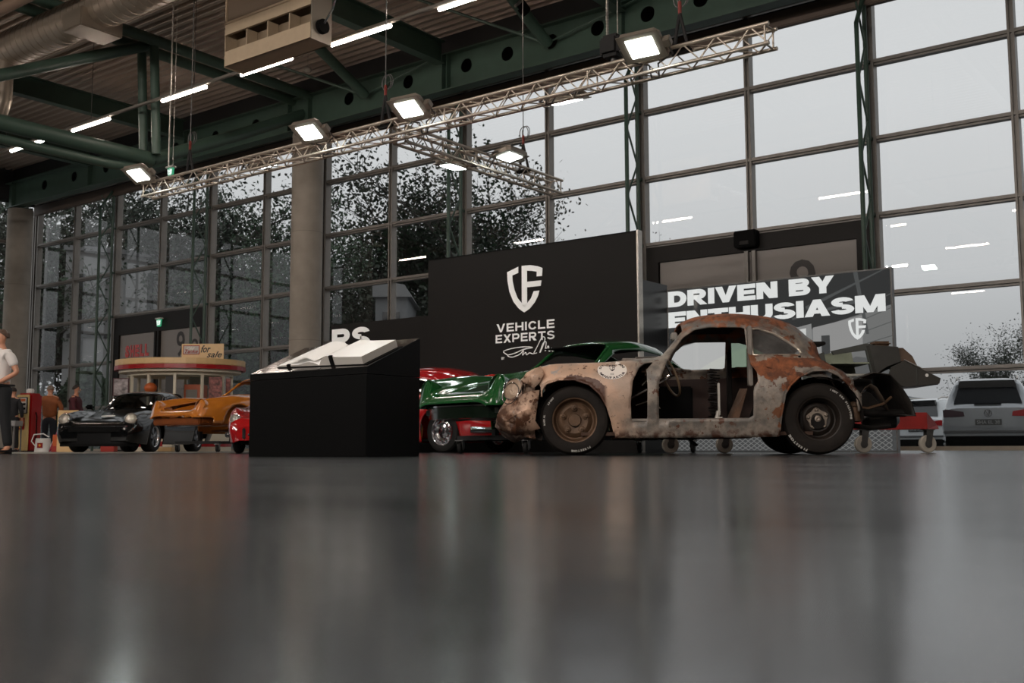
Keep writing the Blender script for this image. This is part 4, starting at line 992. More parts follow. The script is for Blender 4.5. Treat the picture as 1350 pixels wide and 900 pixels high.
# ---- rusty coupe ---------------------------------------------------------------
def rust_mat():
    m = bpy.data.materials.new('weathered_bodywork'); m.use_nodes = True; nt = m.node_tree; p = nt.nodes['Principled BSDF']
    L = nt.links.new
    tc = node(nt, 'ShaderNodeTexCoord'); sp = node(nt, 'ShaderNodeSeparateXYZ'); L(tc.outputs['Object'], sp.inputs[0])
    def noise(scale, det=8, rough=.6, off=0.):
        mp = node(nt, 'ShaderNodeMapping'); mp.inputs['Location'].default_value = (off, off, off); L(tc.outputs['Object'], mp.inputs[0])
        n = node(nt, 'ShaderNodeTexNoise'); n.inputs['Scale'].default_value = scale; n.inputs['Detail'].default_value = det; n.inputs['Roughness'].default_value = rough
        L(mp.outputs[0], n.inputs['Vector']); return n.outputs['Fac']
    def math_(op, a, b=None, c=None, clamp=False):
        n = node(nt, 'ShaderNodeMath', operation=op); n.use_clamp = clamp
        for i, v in enumerate((a, b, c)):
            if v is None: continue
            if isinstance(v, (int, float)): n.inputs[i].default_value = v
            else: L(v, n.inputs[i])
        return n.outputs[0]
    def sm(v, a, b):
        n = node(nt, 'ShaderNodeMapRange', interpolation_type='SMOOTHSTEP'); n.inputs[1].default_value = a; n.inputs[2].default_value = b; L(v, n.inputs[0]); return n.outputs[0]
    def mix(f, a, b):
        n = node(nt, 'ShaderNodeMix', data_type='RGBA')
        L(f, n.inputs[0])
        for i, v in ((6, a), (7, b)):
            if isinstance(v, tuple): n.inputs[i].default_value = v
            else: L(v, n.inputs[i])
        return n.outputs[2]
    X, Z = sp.outputs[0], sp.outputs[2]
    n1, n2, n3 = noise(3.2, off=2.), noise(9, off=5.), noise(28, 4, off=1.)
    # primer beige on the front wing, bare grey metal behind
    fx = sm(math_('ADD', X, math_('MULTIPLY', math_('SUBTRACT', n1, .5), .9)), .42, .72)
    grey = mix(sm(n2, .35, .68), lin((96, 90, 84)), lin((140, 128, 116)))
    beige = mix(sm(n1, .35, .65), lin((196, 158, 132)), lin((164, 140, 122)))
    base = mix(fx, grey, beige)
    base = mix(sm(n3, .62, .72), base, lin((92, 78, 66)))
    # dark rust blotches on the front, orange rust on roof and rear quarter
    def patch(cx, cz, rx, rz, soft=.35):
        a = math_('DIVIDE', math_('SUBTRACT', X, cx), rx); b = math_('DIVIDE', math_('SUBTRACT', Z, cz), rz)
        d = math_('SQRT', math_('ADD', math_('MULTIPLY', a, a), math_('MULTIPLY', b, b)))
        d = math_('ADD', d, math_('MULTIPLY', math_('SUBTRACT', n2, .5), 2.2))
        return sm(d, 1+soft*.2, 1-soft*.2)
    blot = sm(math_('ADD', math_('MULTIPLY', n1, .45), math_('MULTIPLY', noise(14, 5, off=9.), .55)), .555, .585)
    dx = math_('SUBTRACT', X, 1.06); dz = math_('SUBTRACT', Z, .285); rad = math_('SQRT', math_('ADD', math_('MULTIPLY', dx, dx), math_('MULTIPLY', dz, dz)))
    arch = math_('MULTIPLY', sm(math_('ADD', rad, math_('MULTIPLY', math_('SUBTRACT', n2, .5), .14)), .420, .410), math_('MULTIPLY', sm(X, .76, .80), sm(X, 1.24, 1.18)))
    roof = sm(math_('ADD', Z, math_('MULTIPLY', math_('SUBTRACT', n2, .5), .5)), 1.10, 1.20)
    q = patch(-.68, .75, .19, .12); q2 = patch(-.86, .62, .12, .1); q3 = patch(-.98, .80, .3, .05); q4 = patch(-1.15, .90, .12, .16)
    orange = math_('MAXIMUM', math_('MAXIMUM', roof, q), math_('MAXIMUM', math_('MAXIMUM', q2, q3), q4))
    ocol = mix(sm(noise(7, 6, off=3.), .38, .62), lin((98, 58, 38)), lin((142, 84, 52)))
    ocol = mix(sm(noise(12, 6, off=8.), .5, .66), ocol, lin((86, 56, 42)))
    col = mix(math_('MULTIPLY', blot, sm(noise(1.7, 2, off=4.), .42, .55)), base, lin((84, 52, 36)))
    chip = math_('MULTIPLY', sm(noise(16, 3, .5, off=13.), .635, .655), sm(noise(3.5, 2, off=14.), .42, .55))
    col = mix(chip, col, lin((86, 54, 38)))
    col = mix(math_('MULTIPLY', sm(noise(5, 4, .55, off=15.), .60, .66), fx), col, lin((150, 146, 142)))
    col = mix(math_('MULTIPLY', sm(noise(4.2, 4, .6, off=17.), .585, .61), sm(X, .2, -.1)), col, lin((112, 70, 46)))
    col = mix(arch, col, lin((78, 48, 34)))
    col = mix(orange, col, ocol)
    # crumpled nose: brown
    nose = sm(math_('ADD', X, math_('MULTIPLY', math_('SUBTRACT', n2, .5), 1.1)), 1.42, 1.52)
    col = mix(math_('MULTIPLY', nose, sm(noise(6, 5, off=11.), .40, .56)), col, lin((92, 60, 42)))
    # rusty edge along the sill
    sill = math_('MULTIPLY', sm(Z, .24, .17), sm(noise(10, 5, off=6.), .42, .58))
    col = mix(sill, col, lin((70, 44, 32)))
    L(col, p.inputs['Base Color'])
    rr = node(nt, 'ShaderNodeMapRange'); rr.inputs[3].default_value = .45; rr.inputs[4].default_value = .9; L(orange, rr.inputs[0]); L(rr.outputs[0], p.inputs['Roughness'])
    p.inputs['Metallic'].default_value = .1
    bp = node(nt, 'ShaderNodeBump'); bp.inputs['Strength'].default_value = .5; bp.inputs['Distance'].default_value = .008
    L(math_('ADD', n3, math_('MULTIPLY', n2, 1.5)), bp.inputs['Height']); L(bp.outputs[0], p.inputs['Normal'])
    return m
RUST = rust_mat()
DRUST = pbr('dark_rust', (64, 44, 33), .85, .1, var=.4, scale=9, bump=.6)
BRUST = pbr('brown_rust_rim', (86, 64, 46), .6, .4, var=.3, scale=12, bump=.3)
GREYM = pbr('bare_grey_metal', (122, 114, 106), .5, .3, var=.2, scale=8, bump=.3)
ST356 = [
 (1.62, [(0, .60), (.25, .60), (.42, .61), (.54, .58), (.60, .50), (.60, .38), (.55, .20)]),
 (1.45, [(0, .68), (.30, .68), (.50, .70), (.655, .735), (.735, .62), (.755, .42), (.70, .17)]),
 (1.20, [(0, .74), (.32, .74), (.52, .755), (.675, .800), (.785, .69), (.82, .48), (.76, .16)]),
 (.80, [(0, .80), (.34, .80), (.54, .795), (.69, .806), (.80, .70), (.83, .48), (.77, .15)]),
 (.45, [(0, .865), (.34, .855), (.56, .835), (.68, .835), (.785, .74), (.825, .5), (.77, .15)]),
 (.30, [(0, .89), (.34, .885), (.57, .865), (.675, .85), (.78, .76), (.825, .5), (.77, .15)]),
 (.18, [(0, 1.05), (.32, 1.04), (.545, .98), (.665, .875), (.775, .765), (.825, .5), (.77, .15)]),
 (.08, [(0, 1.21), (.30, 1.19), (.515, 1.10), (.66, .89), (.77, .77), (.825, .5), (.77, .15)]),
 (-.10, [(0, 1.275), (.31, 1.255), (.53, 1.165), (.655, .905), (.77, .775), (.825, .5), (.77, .15)]),
 (-.35, [(0, 1.295), (.32, 1.275), (.545, 1.185), (.655, .92), (.77, .78), (.825, .5), (.77, .15)]),
 (-.65, [(0, 1.275), (.32, 1.25), (.53, 1.155), (.65, .905), (.775, .775), (.83, .5), (.77, .155)]),
 (-.90, [(0, 1.205), (.31, 1.18), (.50, 1.06), (.645, .875), (.78, .765), (.83, .5), (.77, .17)]),
 (-1.10, [(0, 1.06), (.29, 1.03), (.47, .935), (.63, .835), (.77, .745), (.815, .5), (.76, .2)]),
 (-1.25, [(0, .92), (.27, .90), (.44, .84), (.60, .765), (.745, .69), (.79, .5), (.75, .3)]),
 (-1.45, [(0, .76), (.25, .74), (.40, .70), (.55, .64), (.66, .58), (.72, .48), (.70, .40)])]
def rusty_coupe():
    t = thing('rusty_coupe', 'rusty wrecked vintage coupe without doors, with crushed nose and round sticker on its wing', 'car', (-4.717, 8.973, 0), radians(-146.89))
    LF = Loft(ST356, 150, 7); s_ = 7
    archF = [(1.36, .05), (1.345, .46), (1.343, .57), (1.303, .625), (1.202, .657), (1.056, .660), (.923, .615), (.831, .528), (.767, .415), (.729, .289), (.704, .173), (.70, .05)]
    archR = [(-.704, .05), (-.704, .204), (-.721, .354), (-.752, .518), (-.799, .596), (-.879, .668), (-.997, .72), (-1.126, .725), (-1.221, .685), (-1.315, .599), (-1.363, .514), (-1.40, .05)]
    hA = [(.355, .812), (.438, .800), (.491, .758), (.546, .645), (.568, .46), (.564, .288), (.426, .287), (.421, .605), (.426, .738)]
    hB = [(.325, .308), (.326, .613), (.257, .786), (.175, .919), (.094, 1.032), (-.02, 1.111), (-.152, 1.132), (-.455, 1.125), (-.464, .953), (-.473, .786), (-.523, .72), (-.528, .633), (-.487, .574), (-.481, .317)]
    qw = [(-.510, .868), (-.510, 1.108), (-.576, 1.113), (-.707, 1.070), (-.83, .996), (-.923, .922), (-.938, .888), (-.915, .868)]
    fw = [(.13, .87), (.067, 1.01), (-.02, 1.085), (-.12, 1.11), (-.44, 1.11), (-.44, .85), (-.1, .84)]
    fq = [(-.49, .86), (-.49, 1.10), (-.57, 1.10), (-.70, 1.06), (-.82, .99), (-.915, .92), (-.93, .885), (-.90, .865)]
    tail = [(-1.075, .90), (-1.13, .80), (-1.18, .755), (-1.24, .715), (-1.33, .645), (-1.41, .52), (-1.41, .0), (-2, 0), (-2, 1.5), (-1.13, 1.5), (-1.10, 1.02)]
    nosecut = [(1.36, 0), (1.345, .46), (1.35, .60), (1.40, .69), (1.47, .70), (1.8, .70), (1.8, 0)]
    def cr(p):
        a = max(0, min(1, (p.x-1.22)/.2)); b = max(0, min(1, (-p.x-.98)/.2)); c = a+b
        if c <= 0: return p
        d = nz(p, 7, .030*c)+nz(p, 17, .014*c, 3.)
        d.y *= .8
        return p+d
    B = (1, -1)
    mb = LF.mesh([(archF, B, 2*s_), (archR, B, 2*s_), (hA, (1,), 2*s_), (hB, (1,), s_), (qw, (1,), s_), (fw, (-1,), s_), (fq, (-1,), s_), (tail, B, 0), (nosecut, B, 0)],
                 [(.09, .285, 0, 2*s_)], cr, ends=False)
    lab(shell('body_shell', mb, RUST, t, 34, .016, DRUST), 'torn coupe bodywork, beige primer in front, grey metal and orange rust behind')
    # wheel arch lips
    def lip(poly, side=1, r=.011, name='arch_lip'):
        pts = []
        for i in range(len(poly)-1):
            for k in range(4):
                x = poly[i][0]+(poly[i+1][0]-poly[i][0])*k/4; z = poly[i][1]+(poly[i+1][1]-poly[i][1])*k/4
                pts.append((x, LF.y_at(x, z, side), z))
        return MB().tube(pts, r, 6).build(name, RUST, t, smooth=True)
    lip(archF[2:-1]); lip(archR[1:-1])
    # quarter window: trim and glass
    ring = [(x, LF.y_at(x, z)+.004, z) for x, z in qw]
    dense = []
    for a, b in zip(ring, ring[1:]+ring[:1]):
        dense += [tuple(a[q]+(b[q]-a[q])*k/4 for q in range(3)) for k in range(4)]
    lab(MB().tube(dense, .011, 8, closed=True).build('window_trim', pbr('dull_trim', (176, 164, 150), .35, .7, var=.1), t, smooth=True), 'dull bright trim around the rear side window')
    gl = pbr('dusty_glass', (86, 84, 82), .12, var=.3, scale=5); gl.node_tree.nodes['Principled BSDF'].inputs['Alpha'].default_value = .72
    MB().add([(x, y-.008, z) for x, y, z in ring], [tuple(range(len(ring)))]).build('quarter_glass', gl, t)
    MB().add([(x, LF.y_at(x, z, -1)+.006, z) for x, z in fq], [tuple(range(len(fq)))]).build('quarter_glass', glass('green_glass', (170, 190, 172)), t)
    # pillar between the doors, door shut faces, sill step, floor, bulkheads
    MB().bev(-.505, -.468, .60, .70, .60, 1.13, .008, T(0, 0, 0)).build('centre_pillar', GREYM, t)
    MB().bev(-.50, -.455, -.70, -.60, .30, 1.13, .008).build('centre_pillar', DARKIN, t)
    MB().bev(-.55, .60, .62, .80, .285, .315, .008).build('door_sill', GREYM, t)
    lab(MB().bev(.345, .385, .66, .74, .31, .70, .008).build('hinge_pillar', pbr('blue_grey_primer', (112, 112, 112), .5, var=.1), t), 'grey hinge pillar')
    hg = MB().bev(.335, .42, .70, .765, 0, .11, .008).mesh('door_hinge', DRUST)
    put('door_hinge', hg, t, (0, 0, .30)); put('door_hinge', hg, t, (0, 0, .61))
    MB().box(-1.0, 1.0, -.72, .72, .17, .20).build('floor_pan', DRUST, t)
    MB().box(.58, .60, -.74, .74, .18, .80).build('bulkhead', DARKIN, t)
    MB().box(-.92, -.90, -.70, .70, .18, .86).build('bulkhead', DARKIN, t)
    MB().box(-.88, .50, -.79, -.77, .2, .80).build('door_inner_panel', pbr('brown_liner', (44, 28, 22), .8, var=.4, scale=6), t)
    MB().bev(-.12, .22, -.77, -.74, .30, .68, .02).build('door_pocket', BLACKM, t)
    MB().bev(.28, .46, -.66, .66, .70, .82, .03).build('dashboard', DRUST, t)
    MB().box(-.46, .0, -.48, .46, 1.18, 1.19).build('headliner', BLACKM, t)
    # steering wheel
    sw = Matrix.Translation((.19, .34, .71)) @ Rz(.22) @ Ry(radians(-68))
    MB().tube([sw @ Vector((.19*cos(a*pi/14), .19*sin(a*pi/14), 0)) for a in range(28)], .011, 8, closed=True).build('steering_wheel', pbr('old_ivory', (120, 100, 78), .5), t, smooth=True)
    MB().tube([sw @ Vector((0, .19, 0)), sw @ Vector((0, -.19, 0))], .008, 6).tube([sw @ Vector((.19, 0, 0)), sw @ Vector((0, 0, .02))], .008, 6).tube([sw @ Vector((0, 0, 0)), (.55, .34, .52)], .018, 8).build('steering_column', CHROME, t)
    MB().tube([(.45, .5, .62), (.38, .5, .70), (.30, .48, .60), (.36, .5, .5)], .008, 6).tube([(.5, .3, .45), (.35, .35, .5), (.28, .3, .42)], .006, 6).build('loose_wiring', pbr('cable_grey', (120, 110, 98), .5), t, smooth=True)
    # interior junk
    pts = []
    for i in range(60): pts.append((-.24+.055*cos(i*1.9), .05+.05*sin(i*1.9), .33+i*.0079))
    lab(MB().tube(pts, .008, 5).build('chain_coil', pbr('oily_black', (34, 30, 28), .4, .5), t), 'black coil of chain hanging in the doorway')
    lab(MB().bev(-.285, -.265, .10, .14, .36, .66, .004).bev(-.31, -.235, .08, .16, .30, .345, .01).tube([(-.27, .12, .40), (-.25, .12, .32)], .02, 8).build('bracket', pbr('pale_metal', (196, 190, 180), .4, .3), t), 'pale metal bracket standing on the floor')
    lab(MB().add([(-.34, .2, .26), (-.34, -.1, .26), (-.50, -.1, .62), (-.52, .25, .60), (-.42, .2, .24), (-.42, -.1, .24)], [(0, 1, 2, 3), (0, 3, 4), (1, 5, 2)]).build('loose_panel', pbr('brown_board', (92, 66, 48), .7, var=.3), t), 'brown loose panel leaning in the rear footwell')
    mb = MB()
    for i in range(26):
        x = -.44+.5*R.random(); y = .1+.45*R.random(); s = .02+.03*R.random()
        mb.ball((x, y, .22+.10*R.random()*max(0, 1-abs(x+.13)*3.2)), s, 6, 4, (1.8, 1.3, .6))
    tag(mb.build('debris', pbr('debris', (104, 82, 58), .9, var=.4, scale=12), t), 'heap of brown rust and debris on the floor', kind='stuff')
    # mirror and sun visor bits under the header
    MB().bev(.10, .16, .05, .20, 1.06, 1.13, .01).build('mirror', pbr('mirror_grey', (140, 134, 126), .3, .5), t)
    MB().tube([(.13, .12, 1.06), (.20, .12, .97), (.22, .1, .92)], .006, 6).build('mirror_stalk', CHROME, t)
    MB().tube([(.30, .2, .90), (.40, .35, .885), (.50, .45, .875)], .008, 6).bev(.42, .62, .18, .30, .865, .885, .006).build('wiper', GREYM, t)
    # sticker on the wing
    rx_, rz_ = .128, .084; cx, cz = .724, .741; n = 40
    def wing(x, z, o): return (x, LF.y_at(x, min(z, .806))+.013+o, z)
    ringv = [wing(cx+rx_*cos(2*pi*i/n)*f, cz+rz_*sin(2*pi*i/n)*f, 0) for f in (1, .66, .33) for i in range(n)]+[wing(cx, cz, 0)]
    fs = [(k*n+i, k*n+(i+1) % n, (k+1)*n+(i+1) % n, (k+1)*n+i) for k in (0, 1) for i in range(n)]+[(2*n+i, 2*n+(i+1) % n, 3*n) for i in range(n)]
    lab(MB().add(ringv, fs).build('sticker', pbr('sticker_white', (226, 216, 206), .45), t), 'round cream sticker with shield logo and ring of letters')
    mb = MB()
    for txt, a0, st_, flip in (('MANUFAKTUR', 205, 14.5, 1), ('SINCE', 165, -13, 0), ('WORKS', 72, -13, 0)):
        for i, ch in enumerate(txt):
            a = radians(a0+i*st_); tm = text_mb(ch, .026, .0012, 1.2, .0)
            for v in tm.v:
                lx, lz = v[0]-.008, v[2]-.009
                th = a+pi/2 if flip else a-pi/2
                u = lx*cos(th)-lz*sin(th); w_ = lx*sin(th)+lz*cos(th)
                ux = rx_*.84*cos(a)+u; uz = rz_*.82*sin(a)+w_
                mb.v.append(wing(cx-ux, cz+uz, .0015))
            k = len(mb.v)-len(tm.v); mb.f += [tuple(q+k for q in f) for f in tm.f]
    tm = text_mb('111', .022, .0008, 1., .0); k = len(mb.v); mb.v += [wing(cx-(v[0]-.017), cz-.045+v[2], .0015) for v in tm.v]; mb.f += [tuple(q+k for q in f) for f in tm.f]
    for poly in LOGO:
        k = len(mb.v); mb.v += [wing(cx-(a-.35)*.078, cz-.012+b*.062, .0015) for a, b in poly]; mb.f.append(tuple(range(k, k+len(poly))))
    lab(mb.build('sticker_print', pbr('print_black', (40, 32, 30), .6), t), 'dark lettering and shield emblem on the sticker')
    # crushed nose
    prof = [(1.41, .76), (1.52, .69), (1.62, .61), (1.70, .51), (1.755, .40), (1.775, .28), (1.72, .20), (1.62, .147), (1.52, .16)]
    rows = []
    for i in range(0, 25):
        u = i/24*2-1; row = []
        for k in range(len(prof)*3-2):
            a = prof[k//3]; b = prof[min(k//3+1, len(prof)-1)]; f = (k % 3)/3; x = a[0]+(b[0]-a[0])*f; z = a[1]+(b[1]-a[1])*f
            xx = 1.40+(x-1.40)*max(0, 1-abs(u)**3.2)**.6; p = Vector((xx, u*.70, z)); 
            e = .055 if 0 < i < 24 else .02
            p += nz(p, 5, e)+nz(p, 13, e*.45, 4.); row.append(p)
        rows.append(row)
    lab(shell('crushed_nose', MB().grid(rows), RUST, t, 12, .006), 'crushed nose metal folded around the headlight')
    # folded near-side flap below the headlight, as in the photograph
    fl = [(1.74, .70, .36), (1.60, .74, .50), (1.44, .77, .56), (1.36, .78, .57), (1.385, .79, .40), (1.40, .79, .30), (1.355, .78, .235), (1.45, .77, .21), (1.57, .72, .17), (1.69, .66, .22), (1.75, .62, .28),
          (1.56, .80, .36), (1.47, .82, .40), (1.66, .71, .30), (1.58, .70, .27)]
    F = [(0, 1, 11, 13), (1, 2, 12, 11), (2, 3, 4, 12), (12, 4, 5), (12, 5, 6, 7), (11, 12, 7), (11, 7, 8, 14), (11, 14, 13), (13, 14, 8, 9), (13, 9, 10, 0)]
    lab(shell('folded_flap', MB().add(fl, F), RUST, t, 8, .008), 'folded flap of beige bodywork below the headlight')
    up = [(1.52, .60, .665), (1.44, .70, .725), (1.35, .73, .785), (1.32, .80, .71), (1.36, .80, .63), (1.41, .80, .585), (1.47, .74, .63), (1.57, .66, .635), (1.44, .772, .70)]
    lab(shell('folded_flap', MB().add(up, [(0, 1, 8), (1, 2, 3, 8), (8, 3, 4), (8, 4, 5), (8, 5, 6), (8, 6, 7), (8, 7, 0)]), RUST, t, 8, .008), 'brown folded metal above the headlight')
    hm = Matrix.Translation((1.60, .73, .585)) @ Rz(radians(58)) @ Ry(radians(72))
    MB().lathe([(.09, -.06), (.104, 0), (.098, .014), (.090, .004)], 28, hm).build('headlight_ring', CHROME, t, smooth=True)
    MB().lathe([(.090, .0), (.066, .012), (.03, .018), (.001, .020)], 24, hm).build('headlight_lens', pbr('old_lens', (150, 128, 108), .3, .3, bump=.8, bscale=60), t, smooth=True)
    MB().tube([hm @ Vector((.10*cos(a*pi/10)+.05, .085*sin(a*pi/10), .02)) for a in range(20)], .005, 6, closed=True).build('bent_ring', CHROME, t, smooth=True)
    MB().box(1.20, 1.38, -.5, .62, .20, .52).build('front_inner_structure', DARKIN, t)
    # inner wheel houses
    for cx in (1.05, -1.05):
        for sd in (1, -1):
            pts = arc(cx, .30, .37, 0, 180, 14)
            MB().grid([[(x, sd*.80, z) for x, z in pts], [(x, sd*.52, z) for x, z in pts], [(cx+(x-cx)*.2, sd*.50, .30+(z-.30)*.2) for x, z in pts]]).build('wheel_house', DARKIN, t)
    MB().tube([(1.05, -.7, .28), (1.05, .7, .28)], .04, 10).build('axle', DARKIN, t); MB().tube([(-1.05, -.7, .28), (-1.05, .7, .28)], .06, 10).build('axle', DARKIN, t)
    # wheels
    OT = pbr('old_tyre', (28, 23, 19), .8, spec=.25, var=.3, scale=10, bump=.2)
    lt1 = [('RADIAL', 190, .262, .018), ('SPORT', 150, .262, .018), ('FIRESTONE', 300, .262, .022)]
    lt2 = [('INDY 500 FIRESTONE', 68, .262, .020), ('FIRESTONE', 248, .285, .026)]
    DK = pbr('dark_rim', (34, 26, 20), .6, .3, var=.3)
    wheel(t, 1.055, .745, .307, .307, .17, 1, BRUST, 'steel', lt1, .63, OT)
    wheel(t, -1.05, .755, .31, .31, .21, 1, DK, 'deep', lt2, .60, OT, hub_mat=pbr('hub_grey', (128, 116, 104), .5, .5, var=.2))
    wheel(t, 1.055, -.745, .307, .307, .17, -1, BRUST, 'steel', None, .63, OT)
    wheel(t, -1.05, -.755, .31, .31, .21, -1, DK, 'deep', None, .60, OT)
    # rear: torn wheel house, exhaust, rusty tube, crumpled corner
    rows = []
    for i in range(7):
        y = .62-i*.10; row = []
        for k, (x, z) in enumerate([(-1.33, .62), (-1.44, .665), (-1.56, .715), (-1.70, .70), (-1.79, .60), (-1.86, .46), (-1.905, .345), (-1.80, .34)]):
            p = Vector((x+.012*i*(k > 3), y, z)); p += nz(p, 6, .02); row.append(p)
        rows.append(row)
    lab(shell('torn_wheel_house', MB().grid(rows), pbr('sooty_metal', (38, 33, 29), .6, .3, var=.5, scale=7, bump=.5), t, 15, .01), 'torn black wheel housing hanging behind the rear wheel')
    rows = []
    for i in range(7):
        a = i/6; rows.append([Vector((-1.38-.30*a, .62, .36+.26*sin(a*pi)*.9+.02)), Vector((-1.40-.26*a, .45, .42+.14*sin(a*pi)))])
    shell('inner_shield', MB().grid(rows), pbr('worn_steel', (84, 72, 62), .45, .5, var=.3, scale=10), t, 40, .004)
    MB().tube([(-1.36, .60, .42), (-1.50, .62, .40), (-1.64, .60, .44), (-1.72, .55, .50)], .012, 6).build('bent_rod', BRUST, t, smooth=True)
    MB().tube([(-1.44, .35, .38), (-1.60, .40, .36), (-1.88, .40, .365)], [.02, .035, .035], 12).build('exhaust_pipe', DARKIN, t, smooth=True)
    lab(MB().tube([(-1.55, .2, .29), (-1.60, .2, .29), (-1.84, .2, .31), (-1.88, .2, .31)], [.03, .075, .075, .03], 16).build('silencer', pbr('silencer_grey', (62, 60, 58), .4, .6), t, smooth=True), 'dark grey exhaust silencer')
    MB().tube([(-1.34, .5, .26), (-1.55, .5, .23), (-1.72, .5, .25)], .022, 8).build('tube', DARKIN, t, smooth=True)
    MB().lathe([(.03, 0), (.06, .01), (.06, .13), (.03, .14)], 16, T(-1.385, .62, .28)).lathe([(.045, .14), (.045, .17), (.02, .18)], 14, T(-1.385, .62, .28)).build('rusty_canister', BRUST, t, smooth=True)
    rows = []
    for i in range(6):
        row = []
        for k in range(6):
            p = Vector((-1.05-.045*i, .45+.05*k-.03*i, 1.0-.06*i-.035*k)); p += nz(p, 9, .07); row.append(p)
        rows.append(row)
    lab(shell('crumpled_corner', MB().grid(rows), RUST, t, 10, .006), 'crumpled rusty corner where the tail was torn away')
    rows = []
    for i in range(10):
        row = []
        for k in range(4):
            p = Vector((-.60-.065*i, .745+.02*k-.008*i, .855-.012*i-.035*k)); p += nz(p, 11, .028); row.append(p)
        rows.append(row)
    lab(shell('torn_seam', MB().grid(rows), RUST, t, 10, .006), 'torn seam of rusted metal under the rear side window')
    MB().tube([(.05, .60, .155), (.03, .60, .12), (-.02, .60, .08), (.02, .6, .10)], .014, 6).build('dangling_bracket', DARKIN, t)
    return t
_late_signature()
rusty_coupe()
# ---- rounded rear-engined sports cars -----------------------------------------
ST911 = [
 (2.02, [(0, .47), (.25, .47), (.42, .47), (.54, .45), (.62, .40), (.64, .34), (.58, .22)]),
 (1.955, [(0, .54), (.28, .54), (.45, .54), (.60, .53), (.70, .46), (.73, .36), (.68, .19)]),
 (1.87, [(0, .585), (.28, .585), (.47, .60), (.635, .75), (.745, .60), (.77, .38), (.72, .18)]),
 (1.70, [(0, .635), (.30, .635), (.48, .65), (.64, .775), (.775, .62), (.81, .42), (.76, .165)]),
 (1.45, [(0, .70), (.32, .695), (.48, .70), (.65, .815), (.80, .67), (.835, .46), (.79, .16)]),
 (1.135, [(0, .76), (.34, .755), (.50, .755), (.66, .845), (.81, .71), (.85, .50), (.80, .16)]),
 (.75, [(0, .83), (.36, .825), (.54, .815), (.67, .845), (.80, .72), (.835, .5), (.79, .16)]),
 (.48, [(0, .90), (.38, .885), (.58, .86), (.69, .855), (.80, .72), (.835, .5), (.79, .16)]),
 (.28, [(0, 1.04), (.37, 1.02), (.56, .96), (.695, .865), (.80, .73), (.835, .5), (.79, .16)]),
 (-.05, [(0, 1.27), (.34, 1.25), (.51, 1.17), (.70, .875), (.80, .74), (.835, .5), (.79, .16)]),
 (-.45, [(0, 1.31), (.35, 1.29), (.54, 1.205), (.70, .885), (.81, .75), (.84, .5), (.79, .16)]),
 (-.85, [(0, 1.285), (.34, 1.26), (.52, 1.16), (.70, .885), (.82, .76), (.85, .5), (.79, .16)]),
 (-1.25, [(0, 1.16), (.33, 1.13), (.49, 1.02), (.69, .885), (.83, .77), (.875, .52), (.80, .18)]),
 (-1.6, [(0, .98), (.31, .96), (.47, .91), (.67, .85), (.82, .75), (.875, .52), (.80, .22)]),
 (-1.95, [(0, .82), (.30, .81), (.45, .79), (.63, .75), (.77, .65), (.82, .48), (.76, .26)]),
 (-2.12, [(0, .68), (.28, .67), (.42, .65), (.56, .60), (.66, .54), (.70, .45), (.66, .30)])]
def sports_body(t, paint, L, holes=True, hood_open=False, inner=None, cut_nose=False, thick=.010):
    aF = arc(1.135, .33, .36, -15, 195, 26)+[(.80, .0), (1.47, .0)][::-1] if False else arc(1.135, .32, .365, 0, 360, 32)
    aR = arc(-1.135, .33, .375, 0, 360, 32)
    aF2 = [(1.50, -.1), (1.50, .32)]+arc(1.135, .32, .365, 0, 180, 20)+[(.77, -.1)]
    aR2 = [(-.76, -.1), (-.76, .33)]+arc(-1.135, .33, .375, 0, 180, 20)+[(-1.51, -.1)]
    win = [(.30, .905), (.20, .97), (-.04, 1.12), (-.14, 1.15), (-.45, 1.165), (-.85, 1.125), (-1.18, 1.0), (-1.30, .92), (-1.2, .905)]
    s_ = L.sub
    jh = [(.03, .43, 0, 2*s_-1), (-1.42, -1.0, 0, int(1.6*s_))]
    if hood_open: jh.append((.62, 1.90, 0, int(2.05*s_)))
    hl = [(aF2, (1, -1), 2*s_), (aR2, (1, -1), 2*s_), (win, (1, -1), s_)]
    if cut_nose: hl += [([(1.70, 0), (1.72, .43), (3, .43), (3, 0)], (1, -1), 0), ([(1.46, 0), (1.46, .33), (3, .33), (3, 0)], (1, -1), 0)]
    mb = L.mesh(hl, jh, None, ends=not cut_nose)
    sh = shell('body_shell', mb, paint, t, 30, thick, inner)
    return win
def arches(t, mat, cxs=(1.135, -1.135)):
    for cx in cxs:
        for sd in (1, -1):
            pts = arc(cx, .32, .385, -5, 185, 14)
            MB().grid([[(x, sd*.78, z) for x, z in pts], [(x, sd*.48, z) for x, z in pts], [(cx+(x-cx)*.2, sd*.46, .32+(z-.32)*.2) for x, z in pts]]).build('wheel_house', mat, t)
def headlight_bucket(t, s, paint, x=1.895, y=.635, z=.655, lens=True, r=.113):
    m = T(x, s*y, z) @ Rz(s*radians(6)) @ Ry(radians(74))
    # fender tube behind the lamp
    mb = MB().lathe([(r*.8, -.30), (r*1.0, -.18), (r*1.08, -.06), (r*1.06, 0), (r*.98, .004), (r*.96, -.02)], 28, m)
    mb.build('headlight_housing', paint, t, smooth=True)
    if lens:
        MB().lathe([(r*1.05, -.012), (r*1.07, .008), (r*.98, .020), (r*.92, .012)], 28, m).build('headlight_ring', CHROME, t, smooth=True)
        MB().lathe([(r*.93, .008), (r*.8, .024), (r*.45, .040), (.001, .045)], 28, m).build('headlight_lens', pbr('lens_glass', (188, 180, 168), .08, .7, bump=1., bscale=45), t, smooth=True)
    else:
        MB().lathe([(r*.97, -.002), (r*.94, -.16), (.001, -.17)], 24, m).build('headlight_bowl', pbr('bowl_dark', (10, 9, 8), .6), t, smooth=True)
